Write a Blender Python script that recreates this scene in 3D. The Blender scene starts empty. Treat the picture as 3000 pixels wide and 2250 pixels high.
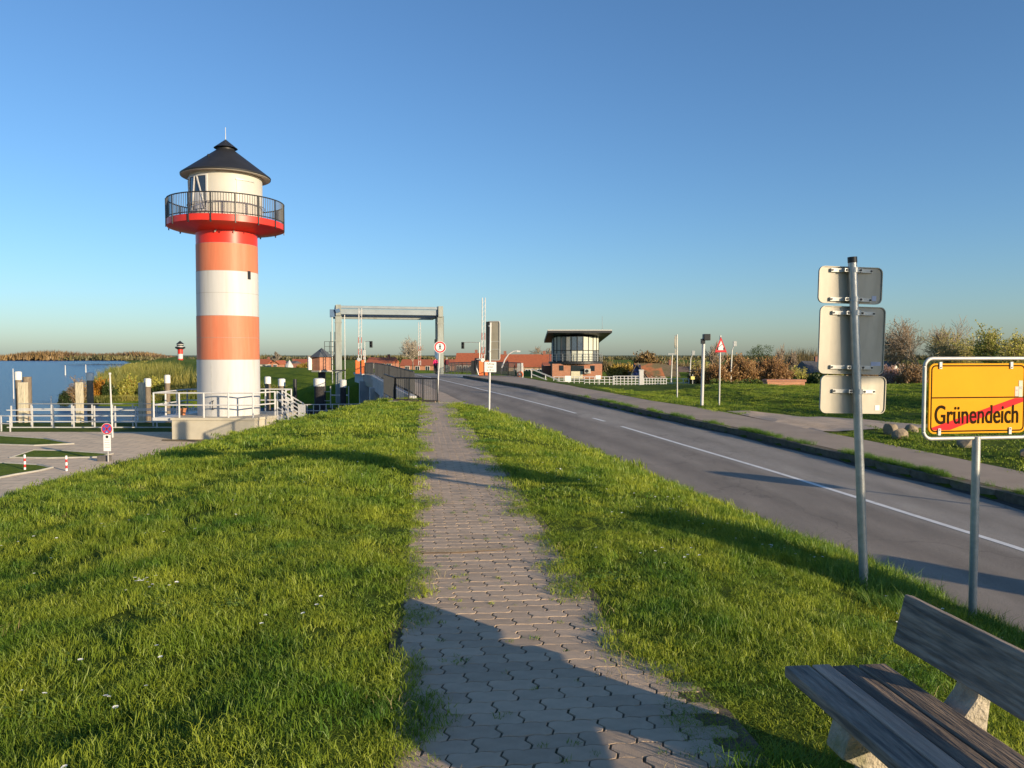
import bpy, bmesh, math, random
import numpy as np
from mathutils import Vector, Matrix

random.seed(7); rng = np.random.default_rng(11)
S = bpy.context.scene
COL = S.collection
R = math.radians

# ------------------------------------------------------------------ camera, sky, sun, exposure
FPX = 2254.0; PITCH = math.atan(85 / FPX); EYE = 1.65
cam_d = bpy.data.cameras.new('camera'); cam = bpy.data.objects.new('camera', cam_d); COL.objects.link(cam)
cam_d.sensor_width = 36; cam_d.lens = 36 * FPX / 3000; cam_d.clip_start = .05; cam_d.clip_end = 20000
cam.location = (0, 0, EYE); cam.rotation_euler = (math.pi / 2 - PITCH, 0, 0); S.camera = cam

SUN_AZ, SUN_EL = R(131), R(11.8)
W = bpy.data.worlds.new('World'); S.world = W; W.use_nodes = True
wn, wl = W.node_tree.nodes, W.node_tree.links
sky = wn.new('ShaderNodeTexSky'); sky.sky_type = 'NISHITA'; sky.sun_disc = False
sky.sun_elevation = SUN_EL; sky.sun_rotation = SUN_AZ
sky.altitude = 0; sky.air_density = 1.0; sky.dust_density = 0.62; sky.ozone_density = 4.7
bg = wn['Background']; bg.inputs['Strength'].default_value = 0.106
wl.new(sky.outputs[0], bg.inputs['Color'])
sd = bpy.data.lights.new('sun', 'SUN'); sd.energy = 4.0; sd.angle = R(0.5); sd.color = (1.0, .80, .54)
so = bpy.data.objects.new('sun', sd); COL.objects.link(so)
sun_dir = Vector((math.sin(SUN_AZ) * math.cos(SUN_EL), math.cos(SUN_AZ) * math.cos(SUN_EL), math.sin(SUN_EL)))
so.rotation_euler = sun_dir.to_track_quat('Z', 'Y').to_euler(); so.location = (30, -30, 20)
S.view_settings.view_transform = 'Standard'; S.view_settings.look = 'None'
S.view_settings.exposure = 0.80; S.view_settings.gamma = 1.0; S.view_settings.use_curve_mapping = False
S.render.engine = 'CYCLES'
S.cycles.max_bounces = 6; S.cycles.transparent_max_bounces = 6

# ------------------------------------------------------------------ helpers
def ray(px, py):
    a = (px - 1500) / FPX; b = (1125 - py) / FPX
    return Vector((a, math.cos(PITCH) + math.sin(PITCH) * b, -math.sin(PITCH) + math.cos(PITCH) * b))
def at(px, py, Y):
    d = ray(px, py); s = Y / d.y
    return Vector((d.x * s, Y, EYE + d.z * s))
def onz(px, py, z):
    d = ray(px, py); s = (z - EYE) / d.z
    return Vector((d.x * s, d.y * s, z))

class MB:
    def __init__(s): s.v = []; s.f = []
    def add(s, vs, fs):
        o = len(s.v); s.v += [tuple(v) for v in vs]; s.f += [tuple(i + o for i in f) for f in fs]; return s
    def box(s, c, d, rz=0, ax=None):
        x, y, z = d[0] / 2, d[1] / 2, d[2] / 2
        vs = [Vector((i, j, k)) for k in (-z, z) for j in (-y, y) for i in (-x, x)]
        m = ax if ax is not None else Matrix.Rotation(rz, 3, 'Z')
        c = Vector(c)
        return s.add([m @ v + c for v in vs], [(0, 2, 3, 1), (4, 5, 7, 6), (0, 1, 5, 4), (2, 6, 7, 3), (0, 4, 6, 2), (1, 3, 7, 5)])
    def bar(s, p0, p1, w, h, up=(0, 0, 1)):
        p0, p1 = Vector(p0), Vector(p1); d = p1 - p0; L = d.length; d.normalize()
        u = Vector(up)
        if abs(d.dot(u)) > .98: u = Vector((0, 1, 0))
        sx = d.cross(u).normalized(); uz = sx.cross(d)
        m = Matrix((sx, d, uz)).transposed()
        return s.box((p0 + p1) / 2, (w, L, h), ax=m)
    def cyl(s, p0, p1, r0, r1=None, n=10, cap=True):
        r1 = r0 if r1 is None else r1
        p0, p1 = Vector(p0), Vector(p1); d = (p1 - p0).normalized()
        a = d.orthogonal().normalized(); b = d.cross(a)
        vs = []
        for p, r in ((p0, r0), (p1, r1)):
            for i in range(n):
                t = 2 * math.pi * i / n; vs.append(p + (a * math.cos(t) + b * math.sin(t)) * r)
        fs = [(i, (i + 1) % n, n + (i + 1) % n, n + i) for i in range(n)]
        if cap: fs += [tuple(range(n - 1, -1, -1)), tuple(range(n, 2 * n))]
        return s.add(vs, fs)
    def tube(s, pts, r, n=8):
        pts = [Vector(p) for p in pts]; vs = []; fs = []
        for k, p in enumerate(pts):
            d = (pts[min(k + 1, len(pts) - 1)] - pts[max(k - 1, 0)]).normalized()
            a = d.cross(Vector((0, 0, 1)));
            a = (a if a.length > .05 else d.cross(Vector((0, 1, 0)))).normalized(); b = d.cross(a)
            rr = r[k] if isinstance(r, (list, tuple)) else r
            vs += [p + (a * math.cos(2 * math.pi * i / n) + b * math.sin(2 * math.pi * i / n)) * rr for i in range(n)]
        for k in range(len(pts) - 1):
            fs += [(k * n + i, k * n + (i + 1) % n, (k + 1) * n + (i + 1) % n, (k + 1) * n + i) for i in range(n)]
        fs += [tuple(range(n - 1, -1, -1)), tuple(range((len(pts) - 1) * n, len(pts) * n))]
        return s.add(vs, fs)
    def lathe(s, prof, c=(0, 0, 0), n=48, a0=0, a1=2 * math.pi):
        full = abs(a1 - a0 - 2 * math.pi) < 1e-6; m = n if full else n + 1
        vs = [(c[0] + r * math.cos(a0 + (a1 - a0) * i / n), c[1] + r * math.sin(a0 + (a1 - a0) * i / n), c[2] + z) for r, z in prof for i in range(m)]
        fs = []
        for k in range(len(prof) - 1):
            for i in range(n):
                j = (i + 1) % m
                fs.append((k * m + i, k * m + j, (k + 1) * m + j, (k + 1) * m + i))
        return s.add(vs, fs)
    def prism(s, poly, z0, z1):
        n = len(poly)
        vs = [(p[0], p[1], z0) for p in poly] + [(p[0], p[1], z1) for p in poly]
        fs = [(i, (i + 1) % n, n + (i + 1) % n, n + i) for i in range(n)]
        return s.add(vs, fs + [tuple(range(n - 1, -1, -1)), tuple(range(n, 2 * n))])
    def slab(s, poly, y0, y1):        # polygon in x,z extruded along y
        n = len(poly)
        vs = [(p[0], y0, p[1]) for p in poly] + [(p[0], y1, p[1]) for p in poly]
        fs = [(i, (i + 1) % n, n + (i + 1) % n, n + i) for i in range(n)]
        return s.add(vs, fs + [tuple(range(n - 1, -1, -1)), tuple(range(n, 2 * n))])
    def poly(s, pts): return s.add(pts, [tuple(range(len(pts)))])
    def mesh(s, name, m=None, smooth=False):
        me = bpy.data.meshes.new(name); me.from_pydata(s.v, [], s.f)
        bm = bmesh.new(); bm.from_mesh(me); bmesh.ops.recalc_face_normals(bm, faces=bm.faces); bm.to_mesh(me); bm.free()
        if m: me.materials.append(m)
        if smooth:
            me.polygons.foreach_set('use_smooth', [True] * len(me.polygons))
            me.set_sharp_from_angle(angle=R(38))
        me.update(); return me
    def build(s, name, m, parent=None, smooth=False, bevel=0):
        return link(name, s.mesh(name, m, smooth), parent, bevel)

def link(name, me, parent=None, bevel=0):
    o = bpy.data.objects.new(name, me); COL.objects.link(o)
    if parent: o.parent = parent
    if bevel:
        b = o.modifiers.new('bevel', 'BEVEL'); b.width = bevel; b.segments = 2; b.limit_method = 'ANGLE'
    return o
def thing(name, label, cat, loc=(0, 0, 0), rz=0, group=None):
    o = bpy.data.objects.new(name, None); COL.objects.link(o); o.empty_display_size = .2
    o.location = loc; o.rotation_euler = (0, 0, rz); tag(o, label, cat, group); return o
def tag(o, label=None, cat=None, group=None, kind=None):
    if label: o['label'] = label
    if cat: o['category'] = cat
    if group: o['group'] = group
    if kind: o['kind'] = kind
    return o
def struct(o, label=None):
    o['kind'] = 'structure'
    if label: o['label'] = label
    return o
def npmesh(name, v, f, m, smooth=False, n=None):
    """numpy arrays: v (N,3), f (M,k)"""
    v = np.asarray(v, dtype=np.float32); f = np.asarray(f, dtype=np.int32); k = f.shape[1]
    me = bpy.data.meshes.new(name); me.vertices.add(len(v)); me.vertices.foreach_set('co', v.ravel())
    me.loops.add(f.size); me.loops.foreach_set('vertex_index', f.ravel())
    me.polygons.add(len(f)); me.polygons.foreach_set('loop_start', np.arange(0, f.size, k, dtype=np.int32))
    if smooth: me.polygons.foreach_set('use_smooth', np.ones(len(f), dtype=bool))
    me.materials.append(m); me.update(calc_edges=True); me.validate(); return me
def text_mesh(txt, size, xs, m, extrude=.0006, off=.0035):
    c = bpy.data.curves.new('lettering', 'FONT'); c.body = txt; c.size = size; c.align_x = 'CENTER'; c.align_y = 'CENTER'; c.extrude = extrude; c.offset = off
    o = bpy.data.objects.new('lettering', c); COL.objects.link(o)
    bpy.context.view_layer.update()
    me = bpy.data.meshes.new_from_object(o.evaluated_get(bpy.context.evaluated_depsgraph_get()))
    bpy.data.objects.remove(o); bpy.data.curves.remove(c)
    me.transform(Matrix.Rotation(math.pi / 2, 4, 'X')); me.transform(Matrix.Diagonal((xs, 1, 1, 1)))
    me.materials.clear(); me.materials.append(m); return me
def sstep(a, b, x):
    t = np.clip((x - a) / (b - a), 0, 1); return t * t * (3 - 2 * t)
def vnoise(x, y, s, seed=0):
    r = np.random.default_rng(seed); o = 0
    for i in range(7):
        a = r.uniform(0, 6.28); k = s * r.uniform(.55, 1.6); o = o + np.sin((x * math.cos(a) + y * math.sin(a)) * k + r.uniform(0, 6.28))
    return o / 3.0

# ------------------------------------------------------------------ materials
MATS = {}
def newmat(name):
    m = bpy.data.materials.new(name); m.use_nodes = True; nt = m.node_tree
    return m, nt, nt.nodes, nt.links, nt.nodes['Principled BSDF']
def mat(name, c, rough=.6, metal=0, var=.15, scale=6, bump=0, bscale=50, rnd=0, spec=.4, c2=None, stretch=(1, 1, 1), c3=None, c3scale=3, c3amt=(.55, .7), detail=5):
    if name in MATS: return MATS[name]
    m, nt, N, L, P = newmat(name)
    P.inputs['Roughness'].default_value = rough; P.inputs['Metallic'].default_value = metal
    P.inputs['Specular IOR Level'].default_value = spec
    tc = N.new('ShaderNodeTexCoord'); mp = N.new('ShaderNodeMapping'); mp.inputs['Scale'].default_value = stretch
    L.new(tc.outputs['Object'], mp.inputs['Vector'])
    no = N.new('ShaderNodeTexNoise'); no.inputs['Scale'].default_value = scale; no.inputs['Detail'].default_value = detail; no.inputs['Roughness'].default_value = .62
    L.new(mp.outputs[0], no.inputs['Vector'])
    rp = N.new('ShaderNodeValToRGB'); a = [max(0, x * (1 - var)) for x in c]; b = c2 or [x * (1 + var) for x in c]
    rp.color_ramp.elements[0].position = .32; rp.color_ramp.elements[1].position = .68
    rp.color_ramp.elements[0].color = (*a, 1); rp.color_ramp.elements[1].color = (*b, 1)
    L.new(no.outputs['Fac'], rp.inputs[0]); out = rp.outputs[0]
    if c3:
        n3 = N.new('ShaderNodeTexNoise'); n3.inputs['Scale'].default_value = c3scale; n3.inputs['Detail'].default_value = 6; L.new(mp.outputs[0], n3.inputs['Vector'])
        r3 = N.new('ShaderNodeValToRGB'); r3.color_ramp.elements[0].position = c3amt[0]; r3.color_ramp.elements[1].position = c3amt[1]
        L.new(n3.outputs['Fac'], r3.inputs[0])
        mx = N.new('ShaderNodeMixRGB'); mx.inputs[2].default_value = (*c3, 1); L.new(r3.outputs[0], mx.inputs[0]); L.new(out, mx.inputs[1]); out = mx.outputs[0]
    if rnd:
        oi = N.new('ShaderNodeObjectInfo'); mr = N.new('ShaderNodeMapRange'); mr.inputs[3].default_value = 1 - rnd; mr.inputs[4].default_value = 1 + rnd
        L.new(oi.outputs['Random'], mr.inputs[0]); hv = N.new('ShaderNodeHueSaturation'); L.new(mr.outputs[0], hv.inputs['Value']); L.new(out, hv.inputs['Color']); out = hv.outputs[0]
    L.new(out, P.inputs['Base Color'])
    if bump:
        bn = N.new('ShaderNodeTexNoise'); bn.inputs['Scale'].default_value = bscale; bn.inputs['Detail'].default_value = 4; L.new(mp.outputs[0], bn.inputs['Vector'])
        bp = N.new('ShaderNodeBump'); bp.inputs['Strength'].default_value = bump; bp.inputs['Distance'].default_value = .02
        L.new(bn.outputs['Fac'], bp.inputs['Height']); L.new(bp.outputs[0], P.inputs['Normal'])
    MATS[name] = m; return m
def brick_mat(name, c1, c2, mortar, bw=.24, bh=.075, msize=.008, rough=.8, plan=False):
    if name in MATS: return MATS[name]
    m, nt, N, L, P = newmat(name); P.inputs['Roughness'].default_value = rough
    tc = N.new('ShaderNodeTexCoord'); b = N.new('ShaderNodeTexBrick')
    if plan: L.new(tc.outputs['Object'], b.inputs['Vector'])
    else:
        sp = N.new('ShaderNodeSeparateXYZ'); L.new(tc.outputs['Object'], sp.inputs[0]); ad = N.new('ShaderNodeMath'); L.new(sp.outputs[0], ad.inputs[0]); L.new(sp.outputs[1], ad.inputs[1])
        cb = N.new('ShaderNodeCombineXYZ'); L.new(ad.outputs[0], cb.inputs[0]); L.new(sp.outputs[2], cb.inputs[1]); L.new(cb.outputs[0], b.inputs['Vector'])
    b.inputs['Scale'].default_value = 1; b.inputs['Brick Width'].default_value = bw; b.inputs['Row Height'].default_value = bh; b.inputs['Mortar Size'].default_value = msize
    b.inputs['Color1'].default_value = (*c1, 1); b.inputs['Color2'].default_value = (*c2, 1); b.inputs['Mortar'].default_value = (*mortar, 1)
    no = N.new('ShaderNodeTexNoise'); no.inputs['Scale'].default_value = 2.5; no.inputs['Detail'].default_value = 5; L.new(tc.outputs['Object'], no.inputs['Vector'])
    mr = N.new('ShaderNodeMapRange'); mr.inputs[3].default_value = .75; mr.inputs[4].default_value = 1.25; L.new(no.outputs['Fac'], mr.inputs[0])
    hv = N.new('ShaderNodeHueSaturation'); L.new(b.outputs['Color'], hv.inputs['Color']); L.new(mr.outputs[0], hv.inputs['Value']); L.new(hv.outputs[0], P.inputs['Base Color'])
    MATS[name] = m; return m
def leaf_mat(name, c1, c2, trans=.35, scale=.6, rnd=.25):
    if name in MATS: return MATS[name]
    m, nt, N, L, P = newmat(name); N.remove(P)
    ge = N.new('ShaderNodeNewGeometry'); no = N.new('ShaderNodeTexNoise'); no.inputs['Scale'].default_value = scale; no.inputs['Detail'].default_value = 4
    L.new(ge.outputs['Position'], no.inputs['Vector'])
    oi = N.new('ShaderNodeObjectInfo')
    ad = N.new('ShaderNodeMath'); ad.operation = 'MULTIPLY_ADD'; L.new(oi.outputs['Random'], ad.inputs[0]); ad.inputs[1].default_value = rnd; L.new(no.outputs['Fac'], ad.inputs[2])
    rp = N.new('ShaderNodeValToRGB'); rp.color_ramp.elements[0].position = .38; rp.color_ramp.elements[1].position = .62 + rnd
    rp.color_ramp.elements[0].color = (*c1, 1); rp.color_ramp.elements[1].color = (*c2, 1); L.new(ad.outputs[0], rp.inputs[0])
    df = N.new('ShaderNodeBsdfDiffuse'); tr = N.new('ShaderNodeBsdfTranslucent'); gl = N.new('ShaderNodeBsdfGlossy'); gl.inputs['Roughness'].default_value = .5
    L.new(rp.outputs[0], df.inputs[0]); L.new(rp.outputs[0], tr.inputs[0])
    mx = N.new('ShaderNodeMixShader'); mx.inputs[0].default_value = trans; L.new(df.outputs[0], mx.inputs[1]); L.new(tr.outputs[0], mx.inputs[2])
    m2 = N.new('ShaderNodeMixShader'); m2.inputs[0].default_value = .03; L.new(mx.outputs[0], m2.inputs[1]); L.new(gl.outputs[0], m2.inputs[2])
    L.new(m2.outputs[0], N['Material Output'].inputs[0]); MATS[name] = m; return m
def glass_mat(name, tint=(.02, .03, .04)):
    m = mat(name, tint, rough=.06, var=.1, spec=.9); return m

white_paint = mat('white_paint', (.53, .53, .52), rough=.5, var=.05, scale=1.6, stretch=(3, 3, .3), c3=(.43, .415, .37), c3scale=.9, c3amt=(.54, .86))
white_steel = mat('white_steel', (.56, .56, .55), rough=.4, var=.05, scale=4)
galv = mat('galvanised_steel', (.42, .43, .42), rough=.42, metal=.55, var=.15, scale=14, bump=.05, bscale=90)
galv_dull = mat('dull_galvanised_steel', (.50, .50, .47), rough=.5, metal=.25, var=.12, scale=9)
black_metal = mat('black_metal', (.02, .022, .024), rough=.45, var=.2, scale=10)
dark_rail = mat('dark_railing_paint', (.028, .030, .033), rough=.45, metal=.0, var=.15, scale=8)
concrete = mat('concrete', (.42, .40, .35), rough=.85, var=.14, scale=2.5, bump=.3, bscale=60, c3=(.30, .29, .25), c3scale=1.5, c3amt=(.55, .75))
asph = mat('asphalt', (.285, .255, .222), rough=.88, var=.10, scale=.55, bump=.5, bscale=160, c3=(.225, .203, .178), c3scale=.35, c3amt=(.42, .7), stretch=(1, .35, 1))
brick_red = brick_mat('red_brick', (.38, .13, .065), (.46, .18, .09), (.34, .27, .2))
brick_dark = brick_mat('dark_red_brick', (.22, .075, .05), (.27, .10, .06), (.2, .15, .12))
roof_red = mat('red_roof_tiles', (.42, .12, .05), rough=.75, var=.22, scale=1.2, stretch=(6, 6, .6), c3=(.3, .09, .045), c3scale=.6)
dark_glass = glass_mat('dark_glass')
wood_old = mat('weathered_timber', (.20, .16, .115), rough=.85, var=.35, scale=3, stretch=(6, 6, .8), bump=.4, bscale=12)

# ------------------------------------------------------------------ terrain functions
_nY = [-30, 0, 4, 6.92, 8.38, 10, 12.35, 14.42, 16.25, 18.56, 21.6, 24.65, 27.5, 30.2, 32.8, 37.8, 50, 66, 78, 95, 140]
_nX = [5.8, 5.35, 5.02, 4.67, 4.36, 3.88, 3.26, 2.68, 2.24, 1.68, .95, .07, -.80, -1.58, -2.2, -3.5, -6.35, -10.2, -13.2, -17.5, -29]
_cY = [-30, 0, 9.83, 13.15, 15.83, 19.56, 24.85, 29.2, 36.4, 41, 56.4, 78, 95, 140]
_cX = [8.2, 7.75, 6.6, 5.88, 5.28, 4.33, 3.02, 1.82, -.42, -1.75, -5.3, -10.6, -14.8, -26]
_fY = [-30, 0, 12.4, 13.5, 16.7, 21.85, 26.8, 35.6, 46, 66.5, 78, 95, 140]
_fX = [10.8, 10.2, 8.31, 8.1, 7.42, 6.2, 4.75, 2.25, -.3, -5.0, -8.0, -12.1, -23]
_sY = [-30, 0, 14.8, 17.55, 19.2, 21.2, 25.9, 28.1, 31.5, 40, 50, 60, 80, 95, 140]
_sX = [12.6, 12.0, 9.88, 9.35, 8.95, 8.5, 7.5, 6.9, 5.6, 3.5, 1.8, .35, -5.6, -9.6, -20]
I_ = np.interp
nearx = lambda y: I_(y, _nY, _nX)
cenx = lambda y: I_(y, _cY, _cX)
farx = lambda y: I_(y, _fY, _fX)
sidex = lambda y: I_(y, _sY, _sX)
road_z = lambda y: I_(y, [-30, 0, 36, 42, 70, 90, 140], [-1.4, -1.10, -.235, -.15, -.15, -.5, -1.5])
path_z = lambda y: I_(y, [-30, 12, 36, 140], [0, 0, -.35, -.35])
pathc = lambda y: .5 - .1155 * y
HALF = .58
PARK = -3.1
def ground_z(x, y, bumps=True):
    x = np.asarray(x, float); y = np.asarray(y, float)
    xp = pathc(y); xl = xp - HALF; xr = xp + HALF; zp = path_z(y); zr = road_z(y); xn = nearx(y); xf = farx(y); xs = sidex(y)
    t = np.clip((x - xr) / np.maximum(xn - xr, .3), 0, 1)
    z = zp + (zr - zp) * t ** 1.75
    z = np.where((x > xn) & (x < xf), zr - .07, z)
    z = np.where(x >= xf, zr + .06, z)
    w = sstep(0, 5, x - xs); zR = I_(y, [-30, 10, 55, 100], [-.8, -.5, -.55, -1.4])
    z = np.where(x >= xs, (zr + .10) * (1 - w) + zR * w, z)
    bank = .42 * sstep(27.5, 34, y) * (1 - .9 * sstep(46, 56, y)) * sstep(9.0, 12.5, x)
    z = np.where(x >= xs, z + bank, z)
    xe = I_(y, [-30, 8, 17, 31, 36, 60], [-6.2, -6.8, -7.7, -5.3, -5.3, -5.3])
    s_ = np.maximum(xl - x, 0); v = np.maximum(0, xe - x); q_ = np.minimum(np.clip(s_ - .6, 0, None), np.maximum(xl - xe - .6, .3))
    d = -.075 * sstep(0, .6, s_) * (1 - sstep(9, 20, y)) + .05 * q_ ** 1.5 + np.where(v < 2, .09 * v * v + .12 * v, .48 * v - .36)
    zl = zp - d; zl = np.where(zl < PARK + .5, PARK + .5 * np.exp((zl - PARK - .5) / .5), zl)
    z = np.where(x < xl, zl, z)
    if bumps:
        g = ((x < xl - .15) & (x > xe - 6)) | ((x > xr + .1) & (x < xn - .3)) | (x > xs + .4)
        amp = np.where(x < xl, np.clip((xl - x) / 1.0, 0, 1), 1.0) * np.where((x > xr) & (x < xn), np.clip((xn - .3 - x) / .6, 0, 1) * np.clip((x - xr) / .8, 0, 1), 1)
        n = np.where(x < xl, .06, .03) * vnoise(x, y, 1.6, 1) + .018 * vnoise(x, y, 4.0, 2) + .010 * vnoise(x, y, 8.5, 3)
        z = np.where(g, z + n * amp, z)
    yb = I_(x, [-90, -14.5, -10, -6.5, -3], [54, 54, 46, 35.5, 34]); k = sstep(0, 2.2, y - yb) * (1 - sstep(-.5, .6, x - xf))
    z = z * (1 - k) + np.minimum(z, -7.5) * k
    return z
def gz(x, y): return float(ground_z(x, y, False))

# ------------------------------------------------------------------ ground meshes
def turf_material(nm='turf', k=1.0):
    m, nt, N, L, P = newmat(nm); P.inputs['Roughness'].default_value = .95; P.inputs['Specular IOR Level'].default_value = .1
    ge = N.new('ShaderNodeNewGeometry')
    n1 = N.new('ShaderNodeTexNoise'); n1.inputs['Scale'].default_value = .45; n1.inputs['Detail'].default_value = 7; n1.inputs['Roughness'].default_value = .68; L.new(ge.outputs['Position'], n1.inputs['Vector'])
    n2 = N.new('ShaderNodeTexNoise'); n2.inputs['Scale'].default_value = 9; n2.inputs['Detail'].default_value = 6; n2.inputs['Roughness'].default_value = .75; L.new(ge.outputs['Position'], n2.inputs['Vector'])
    r1 = N.new('ShaderNodeValToRGB'); e = r1.color_ramp.elements; e[0].position = .33; e[1].position = .67; e[0].color = (.075 * k, .14 * k, .016 * k, 1); e[1].color = (.175 * k, .235 * k, .024 * k, 1); L.new(n1.outputs['Fac'], r1.inputs[0])
    r2 = N.new('ShaderNodeValToRGB'); e = r2.color_ramp.elements; e[0].position = .35; e[1].position = .65; e[0].color = (.55, .55, .55, 1); e[1].color = (1.2, 1.15, 1, 1); L.new(n2.outputs['Fac'], r2.inputs[0])
    mx = N.new('ShaderNodeMixRGB'); mx.blend_type = 'MULTIPLY'; mx.inputs[0].default_value = 1; L.new(r1.outputs[0], mx.inputs[1]); L.new(r2.outputs[0], mx.inputs[2]); L.new(mx.outputs[0], P.inputs['Base Color'])
    bp = N.new('ShaderNodeBump'); bp.inputs['Strength'].default_value = .9; bp.inputs['Distance'].default_value = .06; L.new(n2.outputs['Fac'], bp.inputs['Height']); L.new(bp.outputs[0], P.inputs['Normal'])
    return m
turf = turf_material(); turf_gap_shade = turf_material('turf_gap_shade', .65)  # darker copy for the near ground stands in for shade between blades
soil = mat('soil', (.15, .115, .07), rough=.95, var=.3, scale=8, bump=.6, bscale=70, c3=(.09, .10, .03), c3scale=5)

def grid(name, xs, ys, zf, m):
    X, Y = np.meshgrid(xs, ys); Z = zf(X, Y); nx, ny = len(xs), len(ys)
    v = np.stack([X, Y, Z], -1).reshape(-1, 3); i = np.arange(nx * ny).reshape(ny, nx)
    f = np.stack([i[:-1, :-1], i[:-1, 1:], i[1:, 1:], i[1:, :-1]], -1).reshape(-1, 4)
    return link(name, npmesh(name, v, f, m, True))
ar = np.arange
def near_z(x, y):
    z = ground_z(x, y); c = pathc(y)
    return np.where((x > c - HALF - .04) & (x < c + HALF + .04 + .2 * (1 - sstep(3.7, 4.5, y))) & (y < 31), z - .04, z)
ground = struct(grid('ground', np.concatenate([ar(-120, -24, 3), ar(-24, -9, .6), ar(-9, 12, .2), ar(12, 26, .6), ar(26, 121, 3)]),
                     np.concatenate([ar(-40, 0, 1.0), ar(0, 20, .2), ar(20, 40, .35), ar(40, 58.5, .7)]), near_z, turf_gap_shade))

_rP = np.array([(60, 104), (20, 104), (-20, 108), (-42, 124), (-72, 185), (-118, 270), (-190, 420), (-350, 800), (-430, 1000)], float)
def ridge_d(x, y):
    best = np.full(np.shape(x), 1e9)
    for a, b in zip(_rP[:-1], _rP[1:]):
        d = b - a; t = np.clip(((x - a[0]) * d[0] + (y - a[1]) * d[1]) / (d @ d), 0, 1)
        best = np.minimum(best, np.hypot(x - a[0] - t * d[0], y - a[1] - t * d[1]))
    return best
def far_z(x, y):
    d = ridge_d(x, y)
    river_side = np.where(x < I_(y, [104, 108, 124, 185, 270, 420, 800, 1000], [60, -20, -42, -72, -118, -190, -350, -430]), True, y < I_(x, [-20, 20, 60], [108, 104, 104]))
    zr_ = I_(d, [0, 2.5, 16, 30], [-.35, -.35, -4.3, -4.6]); zb = I_(d, [0, 2.5, 15, 60], [-.35, -.35, -1.6, -2.0])
    z = np.where(river_side, zr_, zb)
    sh = I_(y, [90, 96, 100, 104, 600, 930, 1200], [40, 5, -44, -60, -300, -470, -900])
    k = sstep(-3, 3, sh - x) * (y < 925)
    z = z * (1 - k) - 7.5 * k
    wr = sstep(.2, 2.5, x - farx(y)) * (1 - sstep(104, 112, y)); zR = I_(y, [56, 100, 140], [-.62, -1.4, -1.5])
    z = np.where(y < 112, z * (1 - wr) + zR * wr, z)
    z = np.where((y < 100) & (x < farx(y) + .2), np.minimum(z, -1.5), z)
    return z + .12 * vnoise(x, y, .25, 5)
struct(grid('terrain', np.concatenate([ar(-900, -130, 14), ar(-130, 60, 2.2), ar(60, 440, 12)]), np.concatenate([ar(57, 180, 2.2), ar(180, 400, 7), ar(400, 1010, 18)]), far_z, turf))
far_land = mat('far_land', (.10, .11, .04), rough=1, var=.3, scale=.02)
struct(MB().poly([(-9000, 928, -4.9), (9000, 928, -4.9), (9000, 12000, -4.9), (-9000, 12000, -4.9)]).build('land', far_land))

def water_material():
    m, nt, N, L, P = newmat('water')
    P.inputs['Base Color'].default_value = (.045, .115, .235, 1); P.inputs['Roughness'].default_value = .22; P.inputs['IOR'].default_value = 1.2
    ge = N.new('ShaderNodeNewGeometry'); mp = N.new('ShaderNodeMapping'); mp.inputs['Scale'].default_value = (.35, .9, 1); L.new(ge.outputs['Position'], mp.inputs[0])
    n = N.new('ShaderNodeTexNoise'); n.inputs['Scale'].default_value = .9; n.inputs['Detail'].default_value = 5; n.inputs['Roughness'].default_value = .6; L.new(mp.outputs[0], n.inputs[0])
    b = N.new('ShaderNodeBump'); b.inputs['Strength'].default_value = 1.0; b.inputs['Distance'].default_value = 1.6; L.new(n.outputs['Fac'], b.inputs['Height']); L.new(b.outputs[0], P.inputs['Normal'])
    return m
struct(MB().poly([(-4000, 25, -5.2), (70, 25, -5.2), (70, 1000, -5.2), (-4000, 1000, -5.2)]).build('river', water_material()))

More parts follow.
